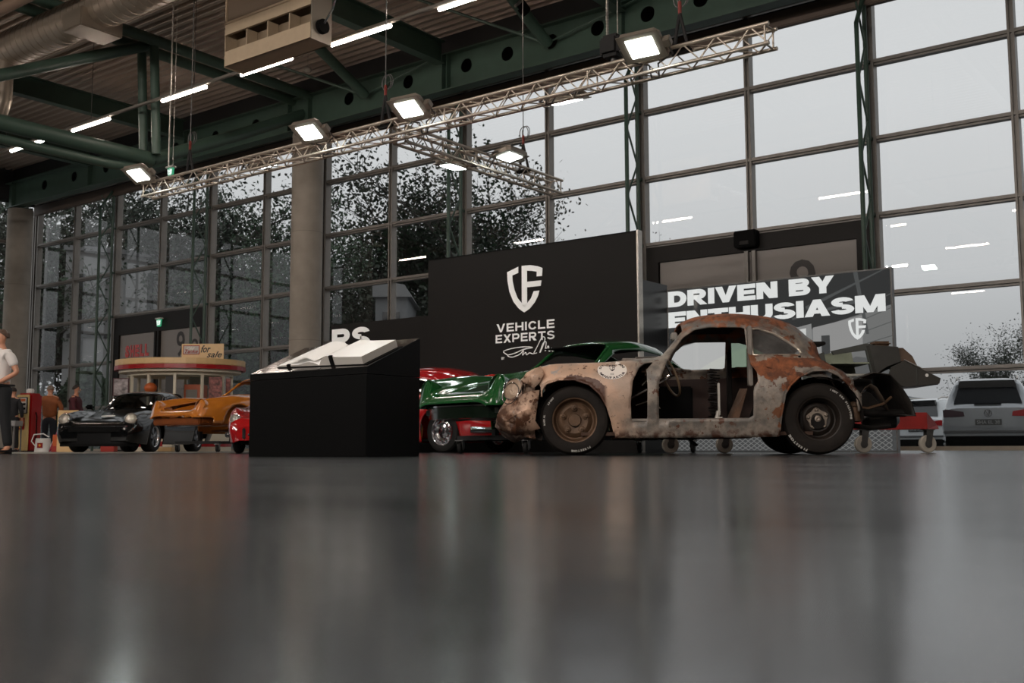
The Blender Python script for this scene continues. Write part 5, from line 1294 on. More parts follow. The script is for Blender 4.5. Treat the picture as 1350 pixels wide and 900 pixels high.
def strip_along(t, name, mat, L, z0, z1, out0, out1, ymax, seg=24, xf=lambda y: 0):
    """bumper-like strip that follows the nose in plan"""
    a = []; b = []
    for i in range(seg+1):
        y = -ymax+2*ymax*i/seg; x = 2.06-.40*abs(y/.84)**3.4
        a.append((x+out1, y, z0)); b.append((x+out1, y, z1))
    c = [(x-out1+out0-.06, y, z) for x, y, z in b]; d = [(x-out1+out0-.06, y, z) for x, y, z in a]
    return MB().grid([a, b, c, d, a]).build(name, mat, t, smooth=30)
BLK = pbr('black_car_paint', (8, 9, 10), .14, spec=.3, coat=.45)
AMB = pbr('amber_lens', (190, 86, 30), .2)
def black_coupe():
    o = lpos((-7.98)/22.79, 22.79)
    t = thing('black_sports_car', 'shiny black sports coupe facing the viewer at the left, white oval badge on its bonnet', 'car', (o[0], o[1], 0), YAW-pi/2-radians(5))
    t.scale = (1, 1.07, 1)
    L = Loft(ST911, 110, 6); win = sports_body(t, BLK, L)
    arches(t, BLACKM)
    # glass
    rows = []
    for x in [.03+.40*i/8 for i in range(9)]:
        sec = L.section(x)[:2*6]; rows.append([(x-.005, y, z-.006) for y, z in sec])
    g1 = MB().grid(rows); g1.grid([[(x, -y, z) for x, y, z in r] for r in rows]); g1.build('windscreen', glass('car_glass', (120, 126, 126), mult=1.6), t)
    for s in (1, -1): MB().add([(x, L.y_at(x, z, s)-s*.01, z) for x, z in win], [tuple(range(len(win)))]).build('side_window', MATS['car_glass'], t)
    for s in (1, -1):
        pts = [(.44-.41*i/8, s*(L.section(.44-.41*i/8)[11][0]+.004), L.section(.44-.41*i/8)[11][1]+.006) for i in range(9)]
        MB().tube(pts, .012, 6).build('windscreen_trim', CHROME, t, smooth=True)
        headlight_bucket(t, s, BLK)
        lab(strip_ := MB().bev(1.82, 1.96, s*.50 if s > 0 else -.72, s*.72 if s > 0 else -.50, .425, .475, .01).build('indicator', AMB, t), 'amber indicator')
        MB().bev(1.90, 1.965, s*.62-.08, s*.62+.08, .285, .345, .01).build('fog_light', pbr('fog_lens', (120, 120, 122), .15, .5), t)
        MB().bev(1.97, 2.03, s*.16-.012, s*.16+.012, .25, .33, .006).build('tow_bracket', CHROME, t)
        m = MB().bev(.33, .47, s*.86-.07, s*.86+.07, .90, 1.0, .03).tube([(.40, s*.78, .88), (.40, s*.84, .93)], .015, 6).build('door_mirror', BLK, t)
    strip_along(t, 'bumper', BLACKM, L, .40, .52, 0, .03, .80)
    strip_along(t, 'bumper_strip', CHROME, L, .497, .520, .03, .042, .78)
    strip_along(t, 'front_apron', pbr('apron_black', (9, 9, 10), .5, spec=.15), L, .16, .40, -.04, -.02, .76)
    strip_along(t, 'air_dam', BLACKM, L, .12, .17, -.02, .02, .74)
    lab(MB().lathe([(.001, .004), (.10, 0)], 24, T(1.45, -.0, .728) @ Ry(radians(12)) @ Matrix.Diagonal((1, 1.35, 1, 1))).build('bonnet_badge', WHITE, t), 'white oval sticker on the bonnet')
    for yy, x0, x1 in ((-.30, 1.83, 1.86), (.28, 1.83, 1.86)): MB().bev(x0, x1, yy-.20, yy+.20, .585, .60, .004).build('bonnet_trim', CHROME, t)
    MB().bev(-.4, .5, -.74, .74, .3, .8, .05).build('cabin_interior', DARKIN, t); MB().tube([(.25, .35, .95), (.18, .35, .80)], .16, 16).build('steering_wheel', BLACKM, t)
    for s in (1, -1): MB().bev(-.35, -.15, s*.35-.22, s*.35+.22, .5, 1.08, .06).build('seat', BLACKM, t)
    MB().tube([(.47, .1, .905), (.42, .45, .93)], .008, 6).tube([(.47, -.3, .905), (.42, .05, .93)], .008, 6).build('wiper', BLACKM, t)
    for x, wd in ((1.135, .20), (-1.135, .23)):
        for s in (1, -1): wheel(t, x, s*.80, .315, .315, wd, s, pbr('polished_alloy', (205, 205, 208), .15, .95), 'fuchs', None, .64, hub_mat=pbr('dark_alloy', (120, 120, 122), .25, .9))
black_coupe()
def castor(parent, x, y, r, mat, h, rz=0.):
    c = bpy.data.objects.new('castor', None); COL.objects.link(c); c.parent = parent; c.location = (x, y, 0); c.rotation_euler = (0, 0, rz); c.empty_display_size = .05
    m = T(0, 0, r) @ Rx(pi/2)
    MB().lathe([(r*.35, -.022), (r*.9, -.024), (r, -.016), (r, .016), (r*.9, .024), (r*.35, .022)], 24, m).build('castor_wheel', mat, c, smooth=True)
    MB().lathe([(r*.45, -.026), (.001, -.03)], 16, m).lathe([(r*.45, .026), (.001, .03)], 16, m).build('castor_hub', STEEL, c)
    MB().prism([(-.03, r*.9), (.0, r*.8), (.03, r), (.06, h-.01), (-.02, h-.01)], lambda a, b, q: (a, q, b), -.036, -.030).prism([(-.03, r*.9), (.0, r*.8), (.03, r), (.06, h-.01), (-.02, h-.01)], lambda a, b, q: (a, q, b), .030, .036).box(-.05, .07, -.05, .05, h-.012, h).build('castor_fork', STEEL, c)
    return c
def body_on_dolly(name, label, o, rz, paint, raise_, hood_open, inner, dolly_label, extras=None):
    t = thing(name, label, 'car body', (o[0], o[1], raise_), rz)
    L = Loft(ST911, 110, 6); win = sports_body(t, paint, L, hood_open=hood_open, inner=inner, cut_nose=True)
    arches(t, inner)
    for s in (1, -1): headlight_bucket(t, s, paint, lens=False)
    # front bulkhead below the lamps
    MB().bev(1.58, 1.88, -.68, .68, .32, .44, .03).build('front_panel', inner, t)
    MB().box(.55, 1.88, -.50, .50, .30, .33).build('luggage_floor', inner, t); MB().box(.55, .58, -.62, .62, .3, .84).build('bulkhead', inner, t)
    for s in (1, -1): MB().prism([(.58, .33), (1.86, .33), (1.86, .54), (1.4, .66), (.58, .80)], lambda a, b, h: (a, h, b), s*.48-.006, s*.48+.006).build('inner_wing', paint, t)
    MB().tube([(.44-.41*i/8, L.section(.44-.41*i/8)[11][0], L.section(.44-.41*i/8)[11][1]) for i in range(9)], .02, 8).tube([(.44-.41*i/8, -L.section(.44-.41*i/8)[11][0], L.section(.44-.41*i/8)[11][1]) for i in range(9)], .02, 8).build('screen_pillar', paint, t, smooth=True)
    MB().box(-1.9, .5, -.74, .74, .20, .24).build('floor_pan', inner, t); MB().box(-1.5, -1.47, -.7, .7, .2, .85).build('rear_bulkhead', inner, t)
    if extras: extras(t, L)
    d = thing('wheeled_dolly', dolly_label, 'dolly', (o[0], o[1], 0), rz); h = .16
    MB().box(-1.6, 1.45, -.03, .03, h, h+.05).box(-1.6, -1.54, -.5, .5, h, h+.05).box(1.39, 1.45, -.62, .62, h, h+.05).box(-.9, -.84, -.5, .5, h, h+raise_*.2+.04).build('frame', pbr('dolly_black', (20, 20, 20), .5), d)
    for x, y in ((1.0, .45), (1.0, -.45), (-1.0, .45), (-1.0, -.45)): MB().box(x-.03, x+.03, y-.03, y+.03, h+.02, raise_+.20).build('upright', MATS['dolly_black'], d)
    MB().box(-1.03, -.97, -.48, .48, h, h+.05).box(.97, 1.03, -.48, .48, h, h+.05).build('cross_beam', MATS['dolly_black'], d)
    for x, y in ((1.42, .58), (1.42, -.58), (-1.57, .46), (-1.57, -.46)): castor(d, x, y, .07, RUBBER, h, .5)
    return t
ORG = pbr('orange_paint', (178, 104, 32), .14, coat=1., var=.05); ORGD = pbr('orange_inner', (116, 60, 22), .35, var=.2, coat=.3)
def orange_extras(t, L):
    # wavy inner sheet metal in the open luggage bay
    rows = []
    for i in range(13):
        y = -.46+.92*i/12; rows.append([Vector((x, y, .44+.06*sin(i*1.3)*sin(x*7)+.10*(1.9-x)*.6)) for x in [.7+1.15*k/12 for k in range(13)]])
    lab(shell('crinkled_tank_cover', MB().grid(rows), ORG, t, 40, 0), 'glossy orange inner sheet metal with folds')
    MB().tube([(1.86, -.50, .60), (1.90, -.25, .535), (1.91, 0, .52), (1.90, .25, .535), (1.86, .50, .60)], .018, 8).build('front_edge', ORG, t, smooth=True)
    MB().bev(1.86, 1.93, -.66, .66, .30, .43, .02).build('lower_front_panel', ORGD, t)
o = lpos(-5.07/21.1, 21.1)
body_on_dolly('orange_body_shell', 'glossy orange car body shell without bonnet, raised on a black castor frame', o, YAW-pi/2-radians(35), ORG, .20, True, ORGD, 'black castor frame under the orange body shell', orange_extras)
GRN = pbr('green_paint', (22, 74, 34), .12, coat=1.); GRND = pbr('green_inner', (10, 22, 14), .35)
def green_extras(t, L):
    strip_along(t, 'lower_front_panel', pbr('green_dark_gloss', (12, 22, 14), .15, coat=.6), L, .30, .43, -.10, -.06, .72)
    strip_along(t, 'front_lip', CHROME, L, .432, .445, -.07, -.05, .70)
    rows = []
    for x in [.03+.40*i/4 for i in range(5)]: rows.append([(x, y, z-.006) for y, z in L.section(x)[:12]])
    MB().bev(-.9, .2, -.45, .45, 1.20, 1.215, .004).build('headlining', BLACKM, t)
o = lpos(.847/13.1, 13.1)
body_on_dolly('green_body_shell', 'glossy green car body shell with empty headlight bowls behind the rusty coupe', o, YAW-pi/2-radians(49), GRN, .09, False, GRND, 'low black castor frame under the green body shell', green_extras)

# ---- red car behind the green shell, and the one peeping out left of the plinth
STRED = [(1.92, [(0, .46), (.22, .455), (.38, .45), (.46, .42), (.50, .36), (.48, .30), (.42, .22)]), (1.80, [(0, .58), (.28, .58), (.44, .58), (.56, .55), (.64, .46), (.64, .36), (.58, .18)])]+[(x+.0, c) for x, c in [(q[0], q[1]) for q in ST356 if q[0] < 1.5]][:11]+\
 [(-1.10, [(0, 1.06), (.29, 1.03), (.47, .935), (.63, .835), (.77, .745), (.815, .5), (.76, .2)]), (-1.35, [(0, .90), (.27, .88), (.44, .83), (.60, .76), (.73, .66), (.78, .46), (.72, .2)]), (-1.65, [(0, .72), (.25, .70), (.40, .67), (.52, .60), (.62, .5), (.66, .4), (.60, .22)]), (-1.85, [(0, .52), (.2, .51), (.32, .48), (.40, .44), (.46, .38), (.46, .32), (.40, .26)])]
REDP = pbr('red_paint', (150, 16, 18), .14, coat=1.)
def red_coupe(loc, rz, label, name='red_coupe', sc=1., rear_lid=True):
    t = thing(name, label, 'car', loc, rz); t.scale = sc if isinstance(sc, tuple) else (sc, sc, sc)
    L = Loft(STRED, 90, 5)
    aF = [(1.39, -.1), (1.39, .31)]+arc(1.05, .31, .34, 0, 180, 18)+[(.71, -.1)]; aR = [(-.71, -.1), (-.71, .31)]+arc(-1.05, .31, .34, 0, 180, 18)+[(-1.39, -.1)]
    win = [(.14, .875), (.06, 1.02), (-.04, 1.09), (-.35, 1.12), (-.60, 1.09), (-.80, 1.0), (-.92, .90), (-.90, .875)]
    mb = L.mesh([(aF, (1, -1), 10), (aR, (1, -1), 10), (win, (1, -1), 5)], [(.09, .28, 0, 9)]+([(-1.72, -1.28, 0, 8)] if rear_lid else []))
    shell('body_shell', mb, REDP, t, 32, .006, DARKIN)
    for s in (1, -1):
        MB().add([(x, L.y_at(x, z, s)-s*.008, z) for x, z in win], [tuple(range(len(win)))]).build('side_window', MATS['car_glass'], t)
        headlight_bucket(t, s, REDP, 1.74, .56, .58, True, .10)
        MB().ball((1.80, s*.50, .40), .04, 12, 8, (1, 1, .8)).build('indicator', AMB, t, True)
        MB().bev(1.88, 1.96, s*.34-.03, s*.34+.03, .24, .44, .02).build('overrider', CHROME, t)
        MB().bev(-1.94, -1.86, s*.34-.03, s*.34+.03, .24, .44, .02).build('overrider', CHROME, t)
        MB().tube([(-1.75, s*.35, .22), (-1.95, s*.35, .22)], .03, 12).build('tail_pipe', CHROME, t)
    for sg_ in (1, -1):
        pts = [(sg_*(1.90-.30*abs(y/.75)**2.6), y, .32) for y in [-.75+.1*i for i in range(16)]]
        MB().tube(pts, .045, 10).build('bumper', CHROME, t, smooth=True)
    rows = [[(x, y, z-.004) for y, z in L.section(x)[:10]]+[] for x in (.09, .14, .19, .24, .28)]
    g = MB().grid(rows); g.grid([[(x, -y, z) for x, y, z in r] for r in rows]); g.build('windscreen', MATS['car_glass'], t)
    if rear_lid:
        lab(shell('engine_lid', MB().grid([[Vector((-1.22-.44*u, v*(.42-.1*u), .96+.15*sin(u*1.5))) for v in (-1, -.6, -.2, .2, .6, 1)] for u in (0, .25, .5, .75, 1)]), pbr('bright_red', (196, 44, 34), .2, coat=.8), t, 40, .02), 'bright red engine lid standing open')
    arches(t, BLACKM, ())
    for x in (1.05, -1.05):
        for s in (1, -1): wheel(t, x, s*.72, .305, .305, .15, s, CHROME, 'disc', None, .64, hub_mat=CHROME)
    MB().box(-1.6, 1.6, -.6, .6, .17, .2).build('floor_pan', DARKIN, t)
    return t
# ---- red castor dolly with the grey body section behind the rusty coupe
o = lpos((1060-675)/1400, 11.4)
d = thing('red_dolly', 'red steel transport dolly with pale castor wheels behind the rusty coupe', 'dolly', (o[0], o[1], 0), YAW)
REDD = pbr('red_dolly_paint', (142, 30, 26), .5, var=.2, scale=6)
MB().prism([(.49, .255), (1.30, .255), (1.30, .43), (.60, .43)], lambda a, b, h: (a, h, b), -.02, .0).box(-1.6, .5, -.02, .0, .255, .34).build('side_beam', REDD, d)
lab(MB().add([(1.30, -.02, .255), (1.47, .10, .255), (1.47, .14, .30), (1.31, .9, .43), (1.30, -.02, .43), (1.47, .6, .255)], [(0, 1, 2, 4), (4, 2, 3), (1, 5, 3, 2), (0, 4, 3, 5)]).build('end_plate', REDD, d), 'sloping red end plate')
MB().box(-1.6, 1.3, .55, .60, .255, .34).box(1.20, 1.30, 0, .6, .255, .30).box(-1.6, -1.5, 0, .6, .255, .30).build('cross_beam', REDD, d)
CW = pbr('castor_grey', (168, 160, 148), .55)
for x, y in ((1.32, .05), (.62, .02), (-.80, .35), (-1.38, .45)): castor(d, x, y, .095, CW, .255, .15)
t = thing('grey_body_section', 'torn grey tail section of another car standing on the red dolly', 'car body', (o[0], o[1], .43), YAW)
GS = pbr('grey_green_primer', (70, 72, 68), .5, .2, var=.15, scale=5); GL = pbr('pale_green_primer', (128, 134, 116), .6, var=.2, scale=7)
zb = .43
def P(px, py): return ((px-1060)/122.8, (589.3-py)/122.8+.065-zb)
f = lambda a, b, h: (a, h, b)
MB().prism([P(1097, 463), P(1143, 453), P(1185, 459), P(1190, 478), P(1170, 488), P(1150, 498), P(1143, 462), P(1100, 468)], f, -.02, .02).build('upper_panel', GS, t)
lab(MB().prism([P(1143, 456), P(1181, 459), P(1184, 478), P(1165, 485), P(1151, 494)], f, -.12, -.02).build('side_panel', pbr('dark_grey_sheet', (62, 61, 58), .45, .2, var=.15), t), 'dark grey side sheet')
MB().prism([P(1096, 464), P(1143, 455), P(1150, 495), P(1118, 500), P(1096, 492)], f, .50, .52).build('back_panel', GL, t)
MB().box(*[P(1096, 0)[0], P(1148, 0)[0]], -.02, .5, P(0, 480)[1], P(0, 478)[1]).build('shelf', GL, t)
lab(MB().bev(P(1150, 0)[0], P(1166, 0)[0]+.06, -.10, .1, P(0, 457)[1], P(0, 451)[1], .02).build('folded_edge', BRUST, t), 'rusty folded edge')
lab(MB().prism([P(1181, 460), P(1188, 460), P(1200, 471), P(1206, 484), P(1184, 478)], f, -.10, .35).build('rusty_skin', pbr('brown_skin', (92, 74, 60), .6, .2, var=.25), t), 'brown rusty outer skin')
MB().prism([P(1163, 500), P(1168, 486), P(1185, 478), P(1231, 501), P(1229, 508), P(1183, 512)], f, -.20, -.17).add([(*q, ) for q in [(P(1185, 478)[0], -.20, P(1185, 478)[1]), (P(1231, 501)[0], -.20, P(1231, 501)[1]), (P(1231, 501)[0], .5, P(1231, 501)[1]), (P(1185, 478)[0], .5, P(1185, 478)[1])]], [(0, 1, 2, 3)]).prism([P(1183, 506), P(1229, 506), P(1229, 509), P(1183, 512)], f, -.17, .5).build('box_section', pbr('dark_steel_box', (66, 64, 60), .45, .3, var=.1), t)
MB().lathe([(.018, -.206), (.001, -.207)], 16, T(P(1213, 497)[0], 0, P(1213, 497)[1]) @ Rx(pi/2) @ T(0, 0, .41)).build('bright_hole', WHITE, t)
MB().tube([(P(1184, 477)[0], -.21, P(1184, 477)[1]), (P(1206, 488)[0], -.21, P(1206, 488)[1])], .008, 6).build('bright_edge', ALU, t)
for px in (1200,): MB().box(P(px, 0)[0]-.004, P(px, 0)[0]+.004, -.21, -.2, P(0, 508)[1], P(0, 487)[1]).build('rib', GS, t)
MB().prism([P(1080, 500), P(1165, 496), P(1172, 545), P(1080, 548)], f, .1, .5).build('inner_structure', DARKIN, t)
lab(MB().bev(P(1108, 0)[0], P(1148, 0)[0], -.12, .0, P(0, 500)[1], P(0, 494)[1], .02).build('pale_padding', pbr('pale_fluff', (150, 148, 140), .8, bump=.8), t), 'pale padding on the shelf')
MB().prism([P(1078, 470), P(1095, 462), P(1110, 545), P(1080, 545)], f, .2, .6).build('skirt', GS, t)
MB().bev(P(1078, 0)[0], P(1100, 0)[0], .25, .5, P(0, 447)[1]-.04, P(0, 447)[1], .01).build('top_cap', DARKIN, t)
red_coupe((-11.08, 12.30, 0), pi, 'red vintage coupe with chrome disc wheels behind the green body shell, its engine lid open')
o = lpos((374-675)/1400, 15.9)
red_coupe((o[0], o[1], 0), YAW-pi/2, 'small red car peeping out left of the black plinth, chrome headlight and bumper in view', 'small_red_car', (.70, .72, .80), False)
# ---- petrol kiosk -----------------------------------------------------------
CREAM = pbr('cream_enamel', (214, 178, 126), .4, var=.04); CRM2 = pbr('pale_cream', (206, 196, 176), .5); REDE = pbr('red_enamel', (150, 18, 22), .3); ORE = pbr('orange_enamel', (186, 84, 30), .4)
x, y = lpos((237-675)/1400, 28.4)
t = thing('petrol_kiosk', 'round cream petrol kiosk with red-banded canopy in front of the far numbered door', 'kiosk', (x, y, 0), YAW)
n = 40; RK = 1.70
def oval(rx, ry, n=40): return [(rx*cos(2*pi*i/n), ry*sin(2*pi*i/n)) for i in range(n)]
def ring_wall(rx, ry, z0, z1, th): 
    A = oval(rx, ry); B_ = oval(rx-th, ry-th); mb = MB()
    mb.grid([[(a, b, z0) for a, b in A], [(a, b, z1) for a, b in A], [(a, b, z1) for a, b in B_], [(a, b, z0) for a, b in B_], [(a, b, z0) for a, b in A]], closed=True); return mb
MB().prism(oval(RK, 1.35), lambda a, b, h: (a, b, h), 2.22, 2.26).build('canopy_roof', CREAM, t)
ring_wall(RK, 1.35, 2.22, 2.40, .06).build('canopy_band', CREAM, t); lab(ring_wall(RK+.01, 1.36, 2.13, 2.24, .07).build('canopy_band', REDE, t), 'red band around the canopy')
MB().prism(oval(RK-.1, 1.25), lambda a, b, h: (a, b, h), 2.06, 2.14).build('soffit', CRM2, t)
lab(ring_wall(1.38, 1.05, 0, .98, .05).build('base_wall', CRM2, t), 'cream base wall'); lab(ring_wall(1.39, 1.06, .12, .26, .02).build('base_stripe', REDE, t), 'red stripe around the base wall')
ring_wall(1.38, 1.05, 1.98, 2.08, .06).build('head_rail', CRM2, t); MB().prism(oval(1.42, 1.09), lambda a, b, h: (a, b, h), .97, 1.02).build('counter', CRM2, t)
pm = MB().bev(-.035, .035, -.035, .035, 1.0, 2.0, .005).mesh('window_post', CRM2)
for a in range(12):
    an = 2*pi*a/12+.13; put('window_post', pm, t, (1.35*cos(an), 1.02*sin(an), 0), an)
    an2 = 2*pi*(a+1)/12+.13
    if a != 10: MB().add([(1.35*cos(an), 1.02*sin(an), 1.02), (1.35*cos(an2), 1.02*sin(an2), 1.02), (1.35*cos(an2), 1.02*sin(an2), 1.98), (1.35*cos(an), 1.02*sin(an), 1.98)], [(0, 1, 2, 3)]).build('window_pane', PANE, t)
MB().box(.15, 1.0, .30, .34, 1.0, 2.0).build('inner_wall', pbr('pale_blue_wall', (172, 184, 182), .6), t)
MB().box(-.10, .14, -.9, -.88, 1.05, 1.95).build('sliding_frame', pbr('dark_frame', (52, 48, 46), .5), t)
mb = MB(); r_ = random.Random(3)
for i in range(9):
    for k in range(4): mb.add([(-.06+.16*(k/4)+.0, -.885, 1.08+.05*i), (-.03+.16*(k/4), -.885, 1.08+.05*i), (-.03+.16*(k/4)+r_.random()*.01, -.885, 1.11+.05*i), (-.06+.16*(k/4), -.885, 1.11+.05*i)], [(0, 1, 2, 3)])
mb.build('window_print', WHITE, t)
lab(MB().box(1.02, 1.36, -.88, -.86, 1.05, 1.92).build('poster_panel', pbr('poster_mix', (120, 70, 64), .6, var=.8, scale=14), t), 'panel of red and brown posters'); lab(MB().box(1.38, 1.50, -.60, -.58, 1.05, 1.9).build('poster_panel', MATS['poster_mix'], t), 'narrow poster panel')
k = thing('wall_cabinet', 'orange cabinet with a grey door inside the petrol kiosk', 'cabinet', (x+.48*cos(YAW)+.28*sin(YAW), y+.48*sin(YAW)-.28*cos(YAW), 1.02), YAW)
MB().bev(-.25, .25, -.12, .30, 0, .74, .01).build('body', ORE, k); MB().bev(-.20, .10, -.135, -.12, .05, .60, .006).build('door', pbr('grey_door', (128, 120, 110), .4), k)
q = T(-.0, 0, 0)
s = thing('standing_letters', 'five red standing letters on the left end of the kiosk canopy', 'sign', (x-1.22*cos(YAW)+.75*sin(YAW), y-1.22*sin(YAW)-.75*cos(YAW), 2.40), YAW)
for i, c in enumerate('SHELL'):
    g = text_mb(c, 1, .06, 1, .10); xs = [v[0] for v in g.v]; zs = [v[2] for v in g.v]
    g.v = [((v[0]-min(xs))/(max(xs)-min(xs))*.10+i*.127, v[1]*.4, .04+(v[2]-min(zs))/(max(zs)-min(zs))*.32+i*.012) for v in g.v]; g.build('letter', REDE, s)
MB().box(-.02, .64, -.02, .02, 0, .03).build('rail', DFR, s)
s = thing('for_sale_board', 'cream board reading for sale standing on the kiosk canopy', 'sign', (x+.25*cos(YAW)+.75*sin(YAW), y+.25*sin(YAW)-.75*cos(YAW), 2.40), YAW)
MB().bev(0, 1.10, -.015, .015, 0, .40, .005).build('board', CREAM, s); MB().bev(.04, .47, -.022, -.015, .12, .36, .003).build('badge_frame', REDE, s); MB().bev(.06, .45, -.026, -.022, .14, .34, .003).build('badge_panel', pbr('badge_grey', (186, 176, 166), .5), s)
lab(fit_text('Old', .14, .34, .24, .325, -.028, .01, shear=.3).build('badge_lettering', WHITE, s), 'white script Old'); lab(fit_text('Tanke', .09, .43, .155, .25, -.030, .02, shear=.3).build('badge_lettering', REDE, s), 'red script Tanke')
INK = pbr('dark_ink', (32, 40, 42), .6)
lab(fit_text('for', .50, .76, .17, .36, -.018, .015, shear=.4).build('lettering', INK, s), 'dark script for'); lab(fit_text('sale', .66, 1.06, .04, .20, -.018, .015, shear=.4).build('lettering', INK, s), 'dark script sale')
def at_(px, D, z=0): a = lpos((px-675)/1400, D); return (a[0], a[1], z)
o = MB().ball((0, 0, .13), .16, 18, 12, (1, 1, .85)).lathe([(.08, 0), (.06, .02)], 16).build('orange_globe', pbr('orange_globe_skin', (176, 84, 30), .5), None, True); o.location = at_(198, 27.3, 1.5); tag(o, 'round orange globe lamp showing over the roof of the black sports car', 'globe')
o = thing('globe_stand', 'thin post under the orange globe, hidden behind the black sports car', 'stand', at_(198, 27.3)); MB().lathe([(.18, 0), (.18, .02), (.02, .04), (.02, 1.5)], 16, cap=True).build('post', STEEL, o)
o = thing('spare_wheel', 'small grey wheel on show at the kiosk, above the black car tail', 'wheel', at_(231, 26.6, 1.25), YAW); MB().lathe([(.10, -.07), (.16, -.07), (.19, -.04), (.19, .04), (.16, .07), (.10, .07)], 24, Rx(pi/2) @ T(0, 0, 0)).build('tyre', RUBBER, o, smooth=True); MB().lathe([(.10, .05), (.03, .03), (.001, .04)], 20, Rx(pi/2)).build('hub', WHITE, o, smooth=True)
o2 = thing('wheel_stand', 'stand under the small grey wheel, hidden behind the cars', 'stand', at_(231, 26.6)); MB().bev(-.2, .2, -.2, .2, 0, 1.06, .01).build('pedestal', CRM2, o2)
# poster stand, cream box and small coloured items at floor level
def poster(px, D, w_, z0, z1, label, col):
    o = thing('poster_stand', label, 'poster', at_(px, D), YAW); MB().bev(-w_/2, w_/2, -.015, .015, z0, z1, .005).build('frame', pbr('poster_frame', (70, 30, 36), .4), o)
    lab(MB().box(-w_/2+.03, w_/2-.03, -.02, -.015, z0+.03, z1-.03).build('poster', pbr('poster_'+str(px), col, .5, var=.7, scale=9), o), 'printed poster with small pictures'); MB().box(-w_/2, -w_/2+.03, -.01, .01, 0, z0).box(w_/2-.03, w_/2, -.01, .01, 0, z0).build('leg', STEEL, o)
poster(159, 27.8, .42, 1.45, 1.92, 'framed poster behind the left rear of the black sports car', (150, 140, 140))
o = thing('leaning_sign', 'cream sign board standing behind the left headlight of the black sports car', 'sign', at_(91, 24.5), YAW); MB().bev(-.24, .24, -.02, .02, 0, .96, .01).build('board', CREAM, o); lab(fit_text('OIL', -.10, .10, .86, .91, -.024, .02).build('lettering', REDE, o), 'small red lettering')
o = thing('folding_sign', 'crimson folding stand leaning beside the watering can', 'stand', at_(74, 25.5), YAW-.3)
MB().tube([(-.14, 0, 0), (.16, .15, .95)], .02, 8).tube([(.30, 0, 0), (.18, .15, .95)], .02, 8).tube([(-.06, .05, .3), (.26, .05, .3)], .015, 6).build('frame', pbr('crimson_paint', (140, 20, 60), .4), o)
o = thing('oil_can_box', 'orange and white carton on the floor by the crimson stand', 'box', at_(80, 24.6), YAW); MB().bev(-.14, .14, -.1, .1, 0, .14, .01).build('tray', pbr('red_tray', (150, 34, 24), .4), o); MB().bev(-.12, .02, -.08, .08, .14, .40, .01).build('carton', ORE, o); lab(MB().bev(.03, .12, -.08, .08, .14, .36, .01).build('carton', WHITE, o), 'white carton')
o = thing('red_floor_box', 'low red box on the floor seen under the black sports car', 'box', at_(146, 25.2), YAW); MB().bev(-.16, .16, -.12, .12, .0, .17, .01).build('box', pbr('red_plastic', (168, 40, 22), .4), o); MB().bev(-.165, .165, -.125, .125, .15, .18, .01).build('lid', ORE, o)
o = thing('cream_floor_box', 'cream box on the floor between the wheels of the black sports car', 'box', at_(221, 26), YAW); MB().bev(-.17, .17, -.12, .12, 0, .12, .01).build('box', CREAM, o); MB().bev(-.175, .175, -.125, .125, .10, .125, .01).build('lid', CRM2, o)
# watering can
o = thing('watering_can', 'white watering can with a red and yellow badge beside the petrol pump', 'watering can', at_(59, 25.6), YAW)
MB().lathe([(.001, 0), (.19, 0), (.165, .32), (.15, .33), (.15, .30)], 24).build('body', WHITE, o, smooth=True)
MB().tube([(-.14, 0, .10), (-.28, 0, .26), (-.22, 0, .42), (0, 0, .44), (.14, 0, .36)], .014, 8).build('handle', WHITE, o, smooth=True); MB().tube([(.15, 0, .05), (.26, 0, .30)], [.025, .014], 10).build('spout', WHITE, o, smooth=True)
lab(MB().box(-.05, .07, -.20, -.17, .10, .22).build('badge', REDE, o), 'red badge'); lab(MB().ball((.01, -.19, .16), .035, 12, 8, (1, .5, 1)).build('badge', pbr('yellow_enamel', (222, 160, 40), .4), o, True), 'yellow disc of the badge')
# petrol pump
x_, y_, _ = at_(39, 27.0)
o = thing('petrol_pump', 'old red and cream petrol pump left of the man in the orange jacket', 'petrol pump', (x_, y_, 0), YAW-radians(18))
MB().bev(-.21, .21, -.20, .24, 0, 1.48, .05).build('body', REDE, o)
lab(MB().bev(-.20, .20, -.235, -.195, .02, 1.44, .02).build('front_panel', pbr('pump_cream', (206, 178, 122), .45, var=.05), o), 'cream front panel')
MB().bev(-.17, .17, -.26, -.23, .96, 1.38, .03).build('dial_frame', pbr('dark_frame2', (40, 38, 38), .4), o); lab(MB().bev(-.15, .15, -.272, -.258, .98, 1.36, .02).build('dial_panel', pbr('dial_white', (196, 190, 184), .3), o), 'pale dial panel')
for z in (1.06, 1.17): MB().box(-.04, .13, -.278, -.27, z, z+.055).build('counter_window', BLACKM, o)
MB().box(-.12, .12, -.278, -.27, 1.27, 1.33).build('dial_stripe', ORE, o)
MB().bev(-.13, .09, -.25, -.232, .56, .86, .005).build('badge_plate', REDE, o)
mb = MB(); sh = [(-.02+.085*cos(radians(a)), .70+.095*sin(radians(a))) for a in range(-20, 201, 20)]+[(-.07, .63), (-.05, .60), (.01, .60), (.03, .63)]
mb.prism(sh, lambda a, b, h: (a, h, b), -.256, -.25); mb.build('scallop_badge', MATS['yellow_enamel'], o)
for a in (-40, -20, 0, 20, 40): pass
MB().bev(-.08, .08, -.05, .08, 1.48, 1.60, .02).build('lamp_box', WHITE, o); MB().tube([(.215, 0, 1.0), (.25, 0, .9), (.25, 0, .4), (.215, 0, .3)], .014, 8).build('hose', BLACKM, o, smooth=True)
MB().bev(-.22, .22, -.24, .25, 0, .03, .01).build('foot', DFR, o)
